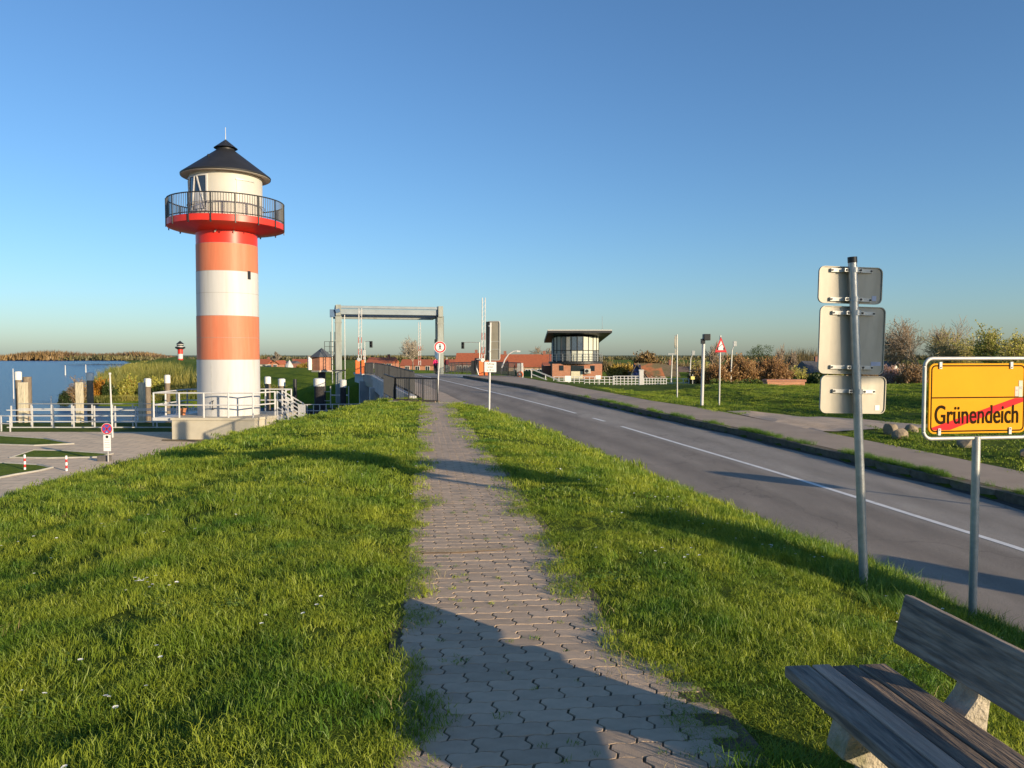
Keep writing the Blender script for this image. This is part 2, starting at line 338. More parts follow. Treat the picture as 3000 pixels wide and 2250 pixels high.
# ------------------------------------------------------------------ road, pavements, kerbs
def ribbon(name, ya, yb, fx0, fx1, fz, m, step=.5, thick=0, parent=None, cross=1):
    ys = np.arange(ya, yb + 1e-6, step); vs = []; fs = []
    n = cross + 1
    for y in ys:
        for k in range(n):
            t = k / cross; vs.append((float(fx0(y)) * (1 - t) + float(fx1(y)) * t, y, float(fz(y))))
    for i in range(len(ys) - 1):
        for k in range(cross): fs.append((i * n + k, i * n + k + 1, (i + 1) * n + k + 1, (i + 1) * n + k))
    return MB().add(vs, fs).build(name, m, parent, smooth=True)
def road_material():
    m, nt, N, L, P = newmat('road_asphalt'); P.inputs['Roughness'].default_value = .85; P.inputs['Specular IOR Level'].default_value = .3
    ge = N.new('ShaderNodeNewGeometry'); at_ = N.new('ShaderNodeAttribute'); at_.attribute_name = 'lat'
    def noise(sc, det=5, st=None):
        n = N.new('ShaderNodeTexNoise'); n.inputs['Scale'].default_value = sc; n.inputs['Detail'].default_value = det; n.inputs['Roughness'].default_value = .65
        if st: mp = N.new('ShaderNodeMapping'); mp.inputs['Scale'].default_value = st; mp.inputs['Rotation'].default_value = (0, 0, -.22); L.new(ge.outputs['Position'], mp.inputs[0]); L.new(mp.outputs[0], n.inputs[0])
        else: L.new(ge.outputs['Position'], n.inputs[0])
        return n.outputs['Fac']
    def ramp(inp, stops):
        r = N.new('ShaderNodeValToRGB'); L.new(inp, r.inputs[0]); e = r.color_ramp.elements
        for i, (p, c) in enumerate(stops):
            if i < 2: e[i].position = p; e[i].color = (*c, 1)
            else: x = e.new(p); x.color = (*c, 1)
        return r.outputs[0]
    def mul(a, b, f=1.0):
        x = N.new('ShaderNodeMixRGB'); x.blend_type = 'MULTIPLY'; x.inputs[0].default_value = f; L.new(a, x.inputs[1]); L.new(b, x.inputs[2]); return x.outputs[0]
    lane = ramp(at_.outputs['Fac'], [(0, (.215, .19, .165)), (.08, (.28, .25, .218)), (.16, (.30, .268, .235)), (.26, (.225, .20, .175)), (.36, (.29, .26, .228)), (.48, (.235, .21, .185)), (.52, (.29, .268, .242)), (.64, (.325, .302, .275)), (.74, (.27, .25, .225)), (.85, (.325, .302, .275)), (1, (.26, .24, .215))])
    c = mul(lane, ramp(noise(.25, 6, (2.2, .3, 1)), [(.35, (.80, .80, .80)), (.65, (1.1, 1.1, 1.1))])); c = mul(c, ramp(noise(1.4, 7, (1.5, .6, 1)), [(.3, (.86, .86, .86)), (.7, (1.08, 1.08, 1.08))])); c = mul(c, ramp(noise(130, 3), [(.3, (.5, .5, .5)), (.7, (1.4, 1.4, 1.4))]), .9)
    vo = N.new('ShaderNodeTexVoronoi'); vo.feature = 'DISTANCE_TO_EDGE'; vo.inputs['Scale'].default_value = .32; mp = N.new('ShaderNodeMapping'); mp.inputs['Scale'].default_value = (1, .5, 1); nv = N.new('ShaderNodeVectorMath'); nv.operation = 'ADD'
    n3 = N.new('ShaderNodeTexNoise'); n3.inputs['Scale'].default_value = .9; n3.inputs['Detail'].default_value = 6; L.new(ge.outputs['Position'], n3.inputs[0]); L.new(ge.outputs['Position'], mp.inputs[0]); L.new(mp.outputs[0], nv.inputs[0]); L.new(n3.outputs['Color'], nv.inputs[1]); L.new(nv.outputs[0], vo.inputs[0])
    cr = ramp(vo.outputs['Distance'], [(.0, (.45, .45, .45)), (.006, (1, 1, 1))]); c = mul(c, cr, .4); tint = N.new('ShaderNodeRGB'); tint.outputs[0].default_value = (1.04, 1.0, .93, 1); c = mul(c, tint.outputs[0])
    L.new(c, P.inputs['Base Color']); bn = noise(150, 3); bp = N.new('ShaderNodeBump'); bp.inputs['Strength'].default_value = .5; bp.inputs['Distance'].default_value = .01; L.new(bn, bp.inputs['Height']); L.new(bp.outputs[0], P.inputs['Normal'])
    return m
road = struct(ribbon('road', -28, 125, nearx, farx, road_z, road_material(), .5, cross=10))
_a = road.data.attributes.new('lat', 'FLOAT', 'POINT'); _a.data.foreach_set('value', (np.arange(len(road.data.vertices)) % 11) / 10.0)
kerb_m = mat('kerb_stone', (.30, .285, .25), rough=.9, var=.2, scale=6, bump=.4, bscale=60, rnd=.15)
side_m = mat('pavement_asphalt', (.37, .29, .215), rough=.9, var=.10, scale=1.0, bump=.4, bscale=120, c3=(.28, .23, .18), c3scale=.6)
pavement = struct(ribbon('pavement', -28, 62, lambda y: farx(y) + .34, sidex, lambda y: road_z(y) + .14, side_m, .5))
# lane markings: solid, dash, solid
paint = mat('road_paint', (.74, .73, .69), rough=.7, var=.08, scale=5, c3=(.45, .44, .42), c3scale=7, c3amt=(.60, .8))
for a, b in ((-28, 23.6), (24.9, 26.2), (27.5, 90)):
    ribbon('lane_marking', a, b, lambda y: cenx(y) - .058, lambda y: cenx(y) + .058, lambda y: road_z(y) + .004, paint, .5, parent=road)
# kerb stones, both sides
def kerbs(fx, off, w, ztop, zbot, ya, yb, step=1.0):
    y = ya
    while y < yb:
        x0, x1 = float(fx(y)) + off, float(fx(y + step)) + off; d = Vector((x1 - x0, step, 0)).normalized()
        p0 = Vector((x0, y, float(road_z(y)))) + d * .006; p1 = Vector((x1, y + step, float(road_z(y + step)))) - d * .006
        nrm = Vector((d.y, -d.x, 0)) * w / 2; j = random.uniform(-.008, .008); vs = []
        for z in (zbot, ztop + j):
            for p in (p0, p1):
                for s in (-1, 1): vs.append(p + nrm * s + Vector((0, 0, z)))
        MB().add(vs, [(0, 1, 3, 2), (4, 6, 7, 5), (0, 4, 5, 1), (2, 3, 7, 6), (0, 2, 6, 4), (1, 5, 7, 3)]).build('kerb_stone', kerb_m, road)
        y += step
kerbs(nearx, -.06, .10, .012, -.2, 5.2, 31.2)
kerb_m = mat('mossy_kerb_stone', (.12, .11, .08), rough=.95, var=.3, scale=8, bump=.4, bscale=60, rnd=.2, c3=(.07, .085, .03), c3scale=4)
kerbs(farx, .07, .13, .15, -.2, 6, 62)
# soil/grass strip between kerb and pavement
struct(ribbon('verge', -28, 62, lambda y: farx(y) + .13, lambda y: farx(y) + .36, lambda y: road_z(y) + .135, soil, .5))
edge_dirt_shade = mat('gutter_dirt_shade', (.06, .052, .04), rough=1, var=.4, scale=14)
ribbon('gutter', 4, 60, lambda y: farx(y) - .20 - .06 * math.sin(y * 1.7) - .03 * math.sin(y * 4.3), lambda y: farx(y) + .01, lambda y: road_z(y) + .004, edge_dirt_shade, .25, parent=road)  # far dirt strip, its dark tone also standing in for the kerb's shadow
ribbon('gutter', 4, 30, lambda y: nearx(y) - .01, lambda y: nearx(y) + .06 + .05 * math.sin(y * 2.3) * math.sin(y * .9), lambda y: road_z(y) + .004, edge_dirt_shade, .25, parent=road)

# brick pavement between path end and bridge, paved lay-by on the far side
tan_pave = brick_mat('tan_paving', (.42, .325, .23), (.48, .37, .265), (.26, .20, .14), bw=.21, bh=.11, msize=.006, plan=True)
struct(ribbon('footway', 28.8, 62, lambda y: min(float(nearx(y)) - 1.55, float(pathc(y)) - HALF) if y < 33 else float(nearx(y)) - 1.55, lambda y: nearx(y) - .12, lambda y: float(path_z(y)) * (1 - sstep(29, 36, y)) + (float(road_z(y)) + .10) * sstep(29, 36, y), tan_pave, .5))
lay = [(2130, 1203), (2168, 1213), (2397, 1263), (2420, 1262), (2720, 1251), (2720, 1243), (2500, 1226), (2340, 1216), (2220, 1208)]
lp = []
for px, py in lay:
    z = -.5
    for _ in range(12):
        p = onz(px, py, z); z = gz(p.x, p.y) + .03
    lp.append((p.x, p.y))
def drape(name, poly, m, dz, res=.5, zf=None):
    """polygon laid over the ground: clip a grid to it"""
    bm = bmesh.new(); vs = [bm.verts.new((x, y, 0)) for x, y in poly]; bm.faces.new(vs)
    xs = [p[0] for p in poly]; ys = [p[1] for p in poly]
    for ax, lo, hi in ((0, min(xs), max(xs)), (1, min(ys), max(ys))):
        c = lo + res
        while c < hi:
            co = (c, 0, 0) if ax == 0 else (0, c, 0); no = (1, 0, 0) if ax == 0 else (0, 1, 0)
            bmesh.ops.bisect_plane(bm, geom=bm.verts[:] + bm.edges[:] + bm.faces[:], plane_co=co, plane_no=no); c += res
    for v in bm.verts: v.co.z = (zf(v.co.x, v.co.y) if zf else float(ground_z(v.co.x, v.co.y))) + dz
    bmesh.ops.recalc_face_normals(bm, faces=bm.faces)
    me = bpy.data.meshes.new(name); bm.to_mesh(me); bm.free(); me.materials.append(m); return link(name, me)
struct(drape('lay_by', lp, tan_pave, .022, .35))

# parking area by the water
sand_pave = brick_mat('sandy_paving', (.74, .58, .39), (.64, .51, .35), (.46, .37, .25), bw=1.2, bh=.6, msize=.03, rough=.95, plan=True)
pk = [(-60, 20), (-15.2, 14), (-14.6, 30), (-13.3, 41), (-13.6, 47.2), (-60, 47.2)]
struct(drape('parking_area', pk, sand_pave, .02, .8, lambda x, y: max(PARK, gz(x, y))))
isl = [[(-20, 1276), (130, 1285), (215, 1301), (100, 1306), (0, 1303), (-30, 1300)],
       [(30, 1341), (70, 1328), (100, 1319), (190, 1321), (330, 1330), (290, 1340), (140, 1343)],
       [(-60, 1355), (20, 1357), (110, 1362), (155, 1370), (110, 1381), (40, 1392), (-10, 1402), (-60, 1408)]]
for q in isl:
    ps = [onz(a, b, PARK + .03) for a, b in q]
    gi_ = struct(drape('grass_island', [(p.x, p.y) for p in ps], turf, .034, 1.0, lambda x, y: PARK))
    MB().tube([(p.x, p.y, PARK + .03) for p in ps + ps[:1]], .06, 6).build('kerb_edge', concrete, gi_)

# ------------------------------------------------------------------ block path
path_base = mat('joint_sand', (.135, .108, .07), rough=1, var=.35, scale=22, bump=.5, bscale=150, c3=(.05, .06, .02), c3scale=9)
paver_m = mat('concrete_paver', (.48, .36, .25), rough=.9, var=.10, scale=9, bump=.35, bscale=190, rnd=.13, c3=(.39, .305, .22), c3scale=3)
path = struct(ribbon('path', -4, 30, lambda y: pathc(y) - HALF - .12, lambda y: pathc(y) + HALF + .12 + .22 * (1 - float(sstep(3.7, 4.6, y))), lambda y: path_z(y) - .0052, path_base, .5))
PL, PW = .225, .1125
def paver_outline(L, Wd, ins):
    a, b = .0065, .013; top = []
    w = [0, a, .3 * a, -a, 0, a, .3 * a, -a, 0]
    xs = [-L / 2 + k * L / 8 for k in range(9)]
    bot = [(x, -Wd / 2 + o) for x, o in zip(xs, w)]; upp = [(x, Wd / 2 + o) for x, o in zip(xs, w)]
    right = [(L / 2 + b, -Wd / 6), (L / 2 - b, Wd / 6)]; left = [(-L / 2 + b, -Wd / 6), (-L / 2 - b, Wd / 6)]
    o = bot + right + upp[::-1] + left[::-1]
    sx, sy = (L - 2 * ins - .004) / L, (Wd - 2 * ins) / Wd
    return [(x * sx, y * sy) for x, y in o]
def paver_geo():
    lo, hi = paver_outline(PL, PW, .0014), paver_outline(PL, PW, .0030); n = len(lo)
    v = [(x, y, -.03) for x, y in lo] + [(x, y, -.0022) for x, y in lo] + [(x, y, 0) for x, y in hi]
    f = [(i, (i + 1) % n, n + (i + 1) % n, n + i) for i in range(n)] + [(n + i, n + (i + 1) % n, 2 * n + (i + 1) % n, 2 * n + i) for i in range(n)] + [tuple(range(2 * n, 3 * n))]
    return v, f
pv, pf = paver_geo(); PA = math.atan(.1155); dirp = Vector((-math.sin(PA), math.cos(PA), 0)); nrmp = Vector((math.cos(PA), math.sin(PA), 0))
paver_me = MB().add(pv, pf).mesh('paver', paver_m)
rest = MB(); base0 = Vector((pathc(2.2), 2.2, 0)); cnt = 0; row = 0
while True:
    s = row * .1147; p = base0 + dirp * s
    if p.y > 29.2: break
    wide = p.y < 4.1; sh_ = .0572 if row % 2 else -.0572
    offs = [((k - 2) * .2288 + sh_, 1.0) for k in range(6 if wide else 5)] + ([(-2.75 * .2288 + sh_, .49)] if row % 2 else ([] if wide else [(2.75 * .2288 + sh_, .49)]))
    for off, hx in offs:
        off += random.uniform(-.002, .002)
        q = p + nrmp * off; q.z = float(path_z(q.y)) + random.uniform(-.0012, .0012) + .0015 * math.sin(q.y * 2.1 + q.x * 3)
        rot = (random.gauss(0, .005), random.gauss(0, .005), PA + random.gauss(0, .008))
        if cnt < 300:
            o = link('paver', paver_me, path); o.location = q; o.rotation_euler = rot; o.scale = (hx, 1, 1); cnt += 1
        else:
            m = Matrix.Rotation(rot[2], 3, 'Z')
            rest.add([m @ Vector((v[0] * hx, v[1], v[2])) + q for v in pv[len(pv) // 3:]], [tuple(i - len(pv) // 3 for i in f) for f in pf[len(pv) // 3:]])
    row += 1
o = rest.build('far_pavers', mat('concrete_paver_far', (.48, .36, .25), rough=.9, var=.16, scale=6, bump=.35, bscale=190, c3=(.39, .305, .22), c3scale=2), path); tag(o, kind='stuff')
# sandy threshold across the path
sand = mat('loose_sand', (.46, .34, .21), rough=1, var=.2, scale=25, bump=.5, bscale=200)
mb = MB(); pts = []
for i in range(28):
    t = i / 28 * 2 * math.pi; rr = 1 + .18 * math.sin(3 * t + 1) + .12 * math.sin(7 * t)
    c = Vector((pathc(6.42) - .2, 6.42, .0)) + nrmp * (.40 * math.cos(t) * rr) + dirp * (.055 * math.sin(t) * rr); pts.append((c.x, c.y, .009))
tag(mb.poly(pts).build('sand_patch', sand, path), kind='stuff')

# ------------------------------------------------------------------ grass (instanced blade tufts)
def blade_patch(name, n, rad, h, w, m, lean=.5, seg=2):
    v = []; f = []; r = np.random.default_rng(abs(hash(name)) % 9999 if False else sum(map(ord, name)))
    tri = []
    for i in range(n):
        a = r.uniform(0, 6.283); q = rad * math.sqrt(r.uniform()); x, y = q * math.cos(a), q * math.sin(a)
        hh = h * r.uniform(.5, 1.25); ww = w * r.uniform(.7, 1.2); b = r.uniform(0, 6.283); ld = r.uniform(0, 6.283); le = hh * lean * r.uniform(.2, 1.5)
        dx, dy = math.cos(b) * ww / 2, math.sin(b) * ww / 2; lx, ly = math.cos(ld) * le, math.sin(ld) * le
        o = len(v)
        v += [(x - dx, y - dy, -.015), (x + dx, y + dy, -.015), (x + lx * .35 + dx * .8, y + ly * .35 + dy * .8, hh * .62), (x + lx * .35 - dx * .8, y + ly * .35 - dy * .8, hh * .62), (x + lx, y + ly, hh)]
        tri += [(o, o + 1, o + 2), (o, o + 2, o + 3), (o + 3, o + 2, o + 4)]
    return npmesh(name, v, tri, m)
grass_m = leaf_mat('grass_blade', (.085, .185, .016), (.35, .40, .036), trans=.30, scale=1.3, rnd=.16)
grass_long = leaf_mat('long_grass_blade', (.07, .17, .02), (.18, .29, .035), trans=.35, scale=1.0, rnd=.2)
def coll(name, meshes):
    c = bpy.data.collections.new(name)
    for i, me in enumerate(meshes):
        o = bpy.data.objects.new(f'{name}_{i:02d}', me); c.objects.link(o)
    return c
def scatter(name, pts, rotz, scale, c, label, cat, zs=None, tilt=.12):
    n = len(pts); me = bpy.data.meshes.new(name); me.vertices.add(n); me.vertices.foreach_set('co', np.asarray(pts, np.float32).ravel())
    rot = np.stack([rng.normal(0, tilt, n), rng.normal(0, tilt, n), rotz], -1).astype(np.float32)
    zs = scale if zs is None else zs; sc = np.stack([scale, scale, zs], -1).astype(np.float32)
    a = me.attributes.new('rot', 'FLOAT_VECTOR', 'POINT'); a.data.foreach_set('vector', rot.ravel())
    a = me.attributes.new('sc', 'FLOAT_VECTOR', 'POINT'); a.data.foreach_set('vector', sc.ravel())
    a = me.attributes.new('idx', 'INT', 'POINT'); a.data.foreach_set('value', rng.integers(0, len(c.objects), n).astype(np.int32))
    o = link(name, me); tag(o, label, cat, kind='stuff')
    ng = bpy.data.node_groups.new(name, 'GeometryNodeTree'); ng.interface.new_socket('Geometry', in_out='INPUT', socket_type='NodeSocketGeometry'); ng.interface.new_socket('Geometry', in_out='OUTPUT', socket_type='NodeSocketGeometry')
    N, L = ng.nodes, ng.links; gi = N.new('NodeGroupInput'); go = N.new('NodeGroupOutput')
    ci = N.new('GeometryNodeCollectionInfo'); ci.inputs['Collection'].default_value = c; ci.inputs['Separate Children'].default_value = True; ci.inputs['Reset Children'].default_value = True
    ip = N.new('GeometryNodeInstanceOnPoints'); ip.inputs['Pick Instance'].default_value = True
    def attr(nm, t):
        x = N.new('GeometryNodeInputNamedAttribute'); x.data_type = t; x.inputs[0].default_value = nm; return x.outputs[0]
    e2r = N.new('FunctionNodeEulerToRotation'); L.new(attr('rot', 'FLOAT_VECTOR'), e2r.inputs[0])
    L.new(gi.outputs[0], ip.inputs['Points']); L.new(ci.outputs[0], ip.inputs['Instance']); L.new(attr('idx', 'INT'), ip.inputs['Instance Index'])
    L.new(e2r.outputs[0], ip.inputs['Rotation']); L.new(attr('sc', 'FLOAT_VECTOR'), ip.inputs['Scale']); L.new(ip.outputs[0], go.inputs[0])
    md = o.modifiers.new('scatter', 'NODES'); md.node_group = ng
    return o
cA = coll('tuft_near', [blade_patch(f'tuft_a{i}', 150, .14, .040, .0037, grass_m, 1.0) for i in range(9)])
cB = coll('tuft_mid', [blade_patch(f'tuft_b{i}', 130, .24, .045, .0062, grass_m, .95) for i in range(7)])
cC = coll('tuft_far', [blade_patch(f'tuft_c{i}', 130, .45, .046, .013, grass_m, .95) for i in range(6)])
cL = coll('tuft_long', [blade_patch(f'tuft_l{i}', 60, .13, .14, .0055, grass_long, .85) for i in range(5)])
def sample(x0, x1, y0, y1, dens, cond):
    n = int((x1 - x0) * (y1 - y0) * dens); x = rng.uniform(x0, x1, n); y = rng.uniform(y0, y1, n); k = cond(x, y); x, y = x[k], y[k]
    # keep only what the frame (with a margin for other viewpoints) can see
    k = (np.abs(x) < np.maximum(y, 0) * .80 + 2.2); x, y = x[k], y[k]
    return x, y, ground_z(x, y)
def edge_wob(y, s): return .07 * np.sin(y * 2.3 + s) + .06 * np.sin(y * 5.1 + 2 * s) + .04 * np.sin(y * 11 + s)
def on_left(x, y): return x < pathc(y) - HALF + .02 + edge_wob(y, 1)
def on_right(x, y): return (x > pathc(y) + HALF - .06 + .2 * (1 - sstep(3.7, 4.5, y)) + edge_wob(y, 4)) & (x < nearx(y) - .03)
def place(name, regs, c, smin, smax, label, hvar=.38):
    P_ = [sample(*r) for r in regs]; x = np.concatenate([p[0] for p in P_]); y = np.concatenate([p[1] for p in P_]); z = np.concatenate([p[2] for p in P_])
    s = rng.uniform(smin, smax, len(x)); hn = 1 + hvar * vnoise(x, y, 2.2, 8) + .25 * vnoise(x, y, 7, 9); zs = s * np.clip(hn, .35, 2.0)
    t = (x - pathc(y) - HALF) / np.maximum(nearx(y) - pathc(y) - HALF, .3)     # tall near the road edge, trodden beside the path
    zs = zs * np.where(x > farx(y), .55, np.where(x > pathc(y), np.clip(.55 + t * .9, .5, 1.5), np.clip(.6 + (pathc(y) - HALF - x) * .5, .6, 1.1)))
    return scatter(name, np.stack([x, y, z], -1), rng.uniform(0, 6.283, len(x)), s, c, label, 'grass', zs)
lc = lambda x, y: on_left(x, y) & (x > -13)
place('grass', [(-6, 1.2, 1.2, 5, 85, on_left), (-.5, 5.4, 1.2, 5, 85, on_right), (-8, 0, 5, 8.5, 62, on_left), (-.6, 5, 5, 8.5, 62, on_right)], cA, .8, 1.25, 'short mown green grass nearest the camera on both sides of the block path')
place('grass', [(-12, 0, 8, 15, 32, lc), (-2, 4.6, 8, 15, 32, on_right)], cB, .8, 1.3, 'green dike grass in the middle distance beside the block path')
def in_poly(x, y, P):
    k = np.zeros(len(x), bool); n = len(P)
    for i in range(n):
        (xa, ya), (xb, yb2) = P[i], P[i - 1]; c = ((ya > y) != (yb2 > y)) & (x < (xb - xa) * (y - ya) / ((yb2 - ya) + 1e-12) + xa); k ^= c
    return k
bank_c = lambda x, y: (x > sidex(y) + .05) & ~in_poly(x, y, lp)
place('grass', [(-13, -1, 15, 36, 12, lc), (-4, 3, 15, 30.5, 13, on_right)], cC, .7, 1.2, 'green dike grass on the crest towards the bridge')
place('grass', [(5, 30, 10, 46, 6, bank_c)], cC, .7, 1.3, 'green grass bank and verge beyond the far pavement')
x, y, z = sample(1, 5.5, 2, 22, 16, lambda x, y: (x < nearx(y) - .05) & (x > nearx(y) - .45 - .9 * np.clip(vnoise(x, y, 1.3, 4), 0, 1)))
xs_, ys_, zs_ = sample(2, 5, 5.5, 9, 20, lambda x, y: (x > nearx(y) - 1.9) & (x < nearx(y) - .2))
xb, yb_, zb_ = sample(.9, 1.6, 1.6, 3.0, 40, lambda x, y: x > 0)
xk = np.concatenate([rng.uniform(6, 34, 700), rng.uniform(12, 24, 200)]); xk = xk[(np.sin(xk * 3.1) + np.sin(xk * 1.3) + rng.normal(0, .7, len(xk))) > .0]; kx = farx(xk) + .15 + rng.uniform(-.05, .15, len(xk)); kz = road_z(xk) + .13
X_ = np.concatenate([x, xs_, xb, kx]); Y_ = np.concatenate([y, ys_, yb_, xk]); Z_ = np.concatenate([z, zs_, zb_, kz])
s_ = rng.uniform(.6, 1.2, len(X_)); s_[-len(xk):] *= .8
scatter('long_grass', np.stack([X_, Y_, Z_], -1), rng.uniform(0, 6.283, len(X_)), s_, cL, 'long rank grass along the road edges, kerbs and sign posts', 'grass')
straw_m = leaf_mat('dry_straw', (.30, .24, .10), (.48, .40, .19), trans=.2, scale=2)
cS = coll('tuft_straw', [blade_patch(f'tuft_s{i}', 14, .12, .055, .003, straw_m, 1.3) for i in range(4)])
sx = [sample(-9, 1, 1.5, 14, 5, lambda x, y: on_left(x, y) & (vnoise(x, y, 1.1, 14) > .15)), sample(-2, 5, 1.5, 14, 6, lambda x, y: on_right(x, y) & (vnoise(x, y, 1.1, 15) > .1)), sample(-1.2, 1.3, 2, 12, 6, lambda x, y: (np.abs(np.abs(x - pathc(y)) - HALF) < .16))]
sx = [np.concatenate([p[i] for p in sx]) for i in range(3)]
scatter('dry_grass', np.stack(sx, -1), rng.uniform(0, 6.283, len(sx[0])), rng.uniform(.6, 1.2, len(sx[0])), cS, 'dry straw-coloured blades mixed into the dike grass and along the path edges', 'grass')
# moss and grass in the joints of the path
n = 90; yy = rng.uniform(2.6, 9, n); off = rng.uniform(-.5, .5, n); P_ = np.stack([pathc(yy) + off, yy, np.full(n, -.01)], -1)
cM = coll('tuft_joint', [blade_patch(f'tuft_m{i}', 16, .022, .022, .004, grass_m, .8) for i in range(3)])
scatter('joint_weeds', P_, rng.uniform(0, 6.283, n), rng.uniform(.6, 1.4, n), cM, 'small weeds growing in the joints of the block path', 'weeds')
weed_m = leaf_mat('weed_leaf', (.10, .20, .03), (.26, .34, .06), trans=.25, scale=3, rnd=.2)
def weed_patch(nm, n, sd):
    r = np.random.default_rng(sd); P = np.stack([r.normal(0, .06, n), r.normal(0, .06, n), r.uniform(.01, .045, n)], -1); a = r.uniform(0, 6.283, n); u = np.stack([np.cos(a), np.sin(a), r.normal(.1, .3, n)], -1) * r.uniform(.008, .017, (n, 1)); w = np.stack([-np.sin(a), np.cos(a), r.normal(0, .2, n)], -1) * .006
    return npmesh(nm, np.stack([P - u, P + w, P + u, P - w], 1).reshape(-1, 3), np.arange(4 * n).reshape(n, 4), weed_m)
cW = coll('weed', [weed_patch(f'weed_{i}', 40, 90 + i) for i in range(4)])
wx = [sample(-8, 0, 1.6, 12, 7, lambda x, y: on_left(x, y) & (vnoise(x, y, 1.7, 44) > .45)), sample(-2, 5, 1.6, 12, 7, lambda x, y: on_right(x, y) & (vnoise(x, y, 1.7, 45) > .5))]
wx = [np.concatenate([p[i] for p in wx]) for i in range(3)]
scatter('clover', np.stack(wx, -1), rng.uniform(0, 6.283, len(wx[0])), rng.uniform(.7, 1.5, len(wx[0])), cW, 'low broad-leaved weeds and clover in patches of the dike grass', 'weeds')
# daisies
daisy_w = mat('daisy_white', (.85, .85, .82), rough=.7, var=.03); daisy_y = mat('daisy_yellow', (.75, .5, .03), rough=.7)
mb = MB()
for i in range(11):
    a = i / 11 * 6.283; c, s = math.cos(a), math.sin(a)
    mb.add([(.003 * c, .003 * s, .050), (.010 * c - .0028 * s, .010 * s + .0028 * c, .053), (.013 * c, .013 * s, .0535), (.010 * c + .0028 * s, .010 * s - .0028 * c, .053)], [(0, 1, 2, 3)])
cD = coll('daisy', [mb.mesh('daisy', daisy_w)])
cx = []; 
for (bx, by, k, sp) in ((-2.6, 5.3, 14, .13), (-1.3, 4.6, 5, .15), (-2.2, 3.9, 5, .2), (-1.9, 3.3, 5, .2), (2.9, 7.7, 26, .35), (2.3, 8.6, 30, .5), (1.6, 9.5, 40, .7), (1.2, 6.4, 10, .4), (3.4, 6.3, 14, .3), (-3.5, 8, 20, .8), (-2.5, 11, 30, 1.2), (.9, 12, 40, 1.0), (-4.5, 6.6, 10, .5)):
    for _ in range(k): cx.append((bx + random.gauss(0, sp), by + random.gauss(0, sp)))
cx = np.array(cx); k = on_left(cx[:, 0], cx[:, 1]) | on_right(cx[:, 0], cx[:, 1]); cx = cx[k]
scatter('daisies', np.stack([cx[:, 0], cx[:, 1], ground_z(cx[:, 0], cx[:, 1])], -1), rng.uniform(0, 6, len(cx)), rng.uniform(.75, 1.15, len(cx)), cD, 'tiny white daisies scattered through the grass', 'flowers')

# ------------------------------------------------------------------ the big lighthouse on its plinth
LX, LY = -16.75, 45.5
red_p = mat('signal_red_paint', (.62, .035, .02), rough=.38, var=.06, scale=1.5)
orange_p = mat('faded_orange_paint', (.58, .185, .095), rough=.55, var=.08, scale=1.6, stretch=(3, 3, .35), c3=(.53, .215, .125), c3scale=.8, c3amt=(.5, .75))
roof_p = mat('slate_grey_roof_sheet', (.021, .022, .025), rough=.5, var=.15, scale=2)
cream = mat('cream_paint', (.50, .485, .43), rough=.5, var=.04, scale=1)
lh = thing('lighthouse', 'large red, orange and white striped lighthouse with dark cone roof and balcony', 'lighthouse', (LX, LY, PARK + 1.23)); lh.scale = (.925, .925, 1)
Z0 = PARK + 1.23
def L_(name, prof, m, par=lh, n=64, **k): return MB().lathe([(r, z - Z0) for r, z in prof], n=n, **k).build(name, m, par, smooth=True)
L_('tower_band', [(1.90, Z0), (1.90, 1.38), (0, 1.38)], white_paint)
L_('tower_band', [(0, 1.38), (1.885, 1.38), (1.885, 3.90), (0, 3.90)], orange_p)
L_('tower_band', [(0, 3.90), (1.87, 3.90), (1.87, 6.45), (0, 6.45)], white_paint)
L_('tower_band', [(0, 6.45), (1.86, 6.45), (1.86, 8.02), (0, 8.02)], orange_p)
L_('tower_band', [(0, 8.02), (1.85, 8.02), (1.85, 8.82), (2.1, 8.95)], red_p)
gal = L_('gallery', [(1.8, 8.72), (2.2, 8.80), (3.40, 8.98), (3.52, 9.02), (3.52, 9.36), (3.44, 9.40), (0, 9.40)], red_p)
L_('lantern_wall', [(2.18, 9.40), (2.18, 12.05), (0, 12.05)], cream)
L_('eaves', [(2.14, 12.02), (2.66, 11.98), (2.68, 12.04)], cream)
rf = L_('roof', [(2.70, 12.0), (2.72, 12.08), (.52, 13.62), (.52, 13.80), (.66, 13.72), (.72, 13.72), (.02, 14.24), (0, 14.24)], roof_p)
MB().cyl((0, 0, 14.2 - Z0), (0, 0, 14.95 - Z0), .025, .015, 6).build('lightning_rod', galv_dull, rf)
MB().cyl((-.55, -1.35, 12.93 - Z0), (-.56, -1.42, 13.06 - Z0), .06, n=8).build('roof_vent', roof_p, rf)
seam = mat('paint_seam', (.30, .27, .24), rough=.7)
for zz, rr_s in ((-.55, 1.902), (1.38, 1.903), (2.65, 1.888), (3.90, 1.888), (5.2, 1.873), (6.45, 1.873), (8.02, 1.863)): L_('seam', [(rr_s - .02, zz - .008), (rr_s, zz - .008), (rr_s, zz + .008), (rr_s - .02, zz + .008)], seam)
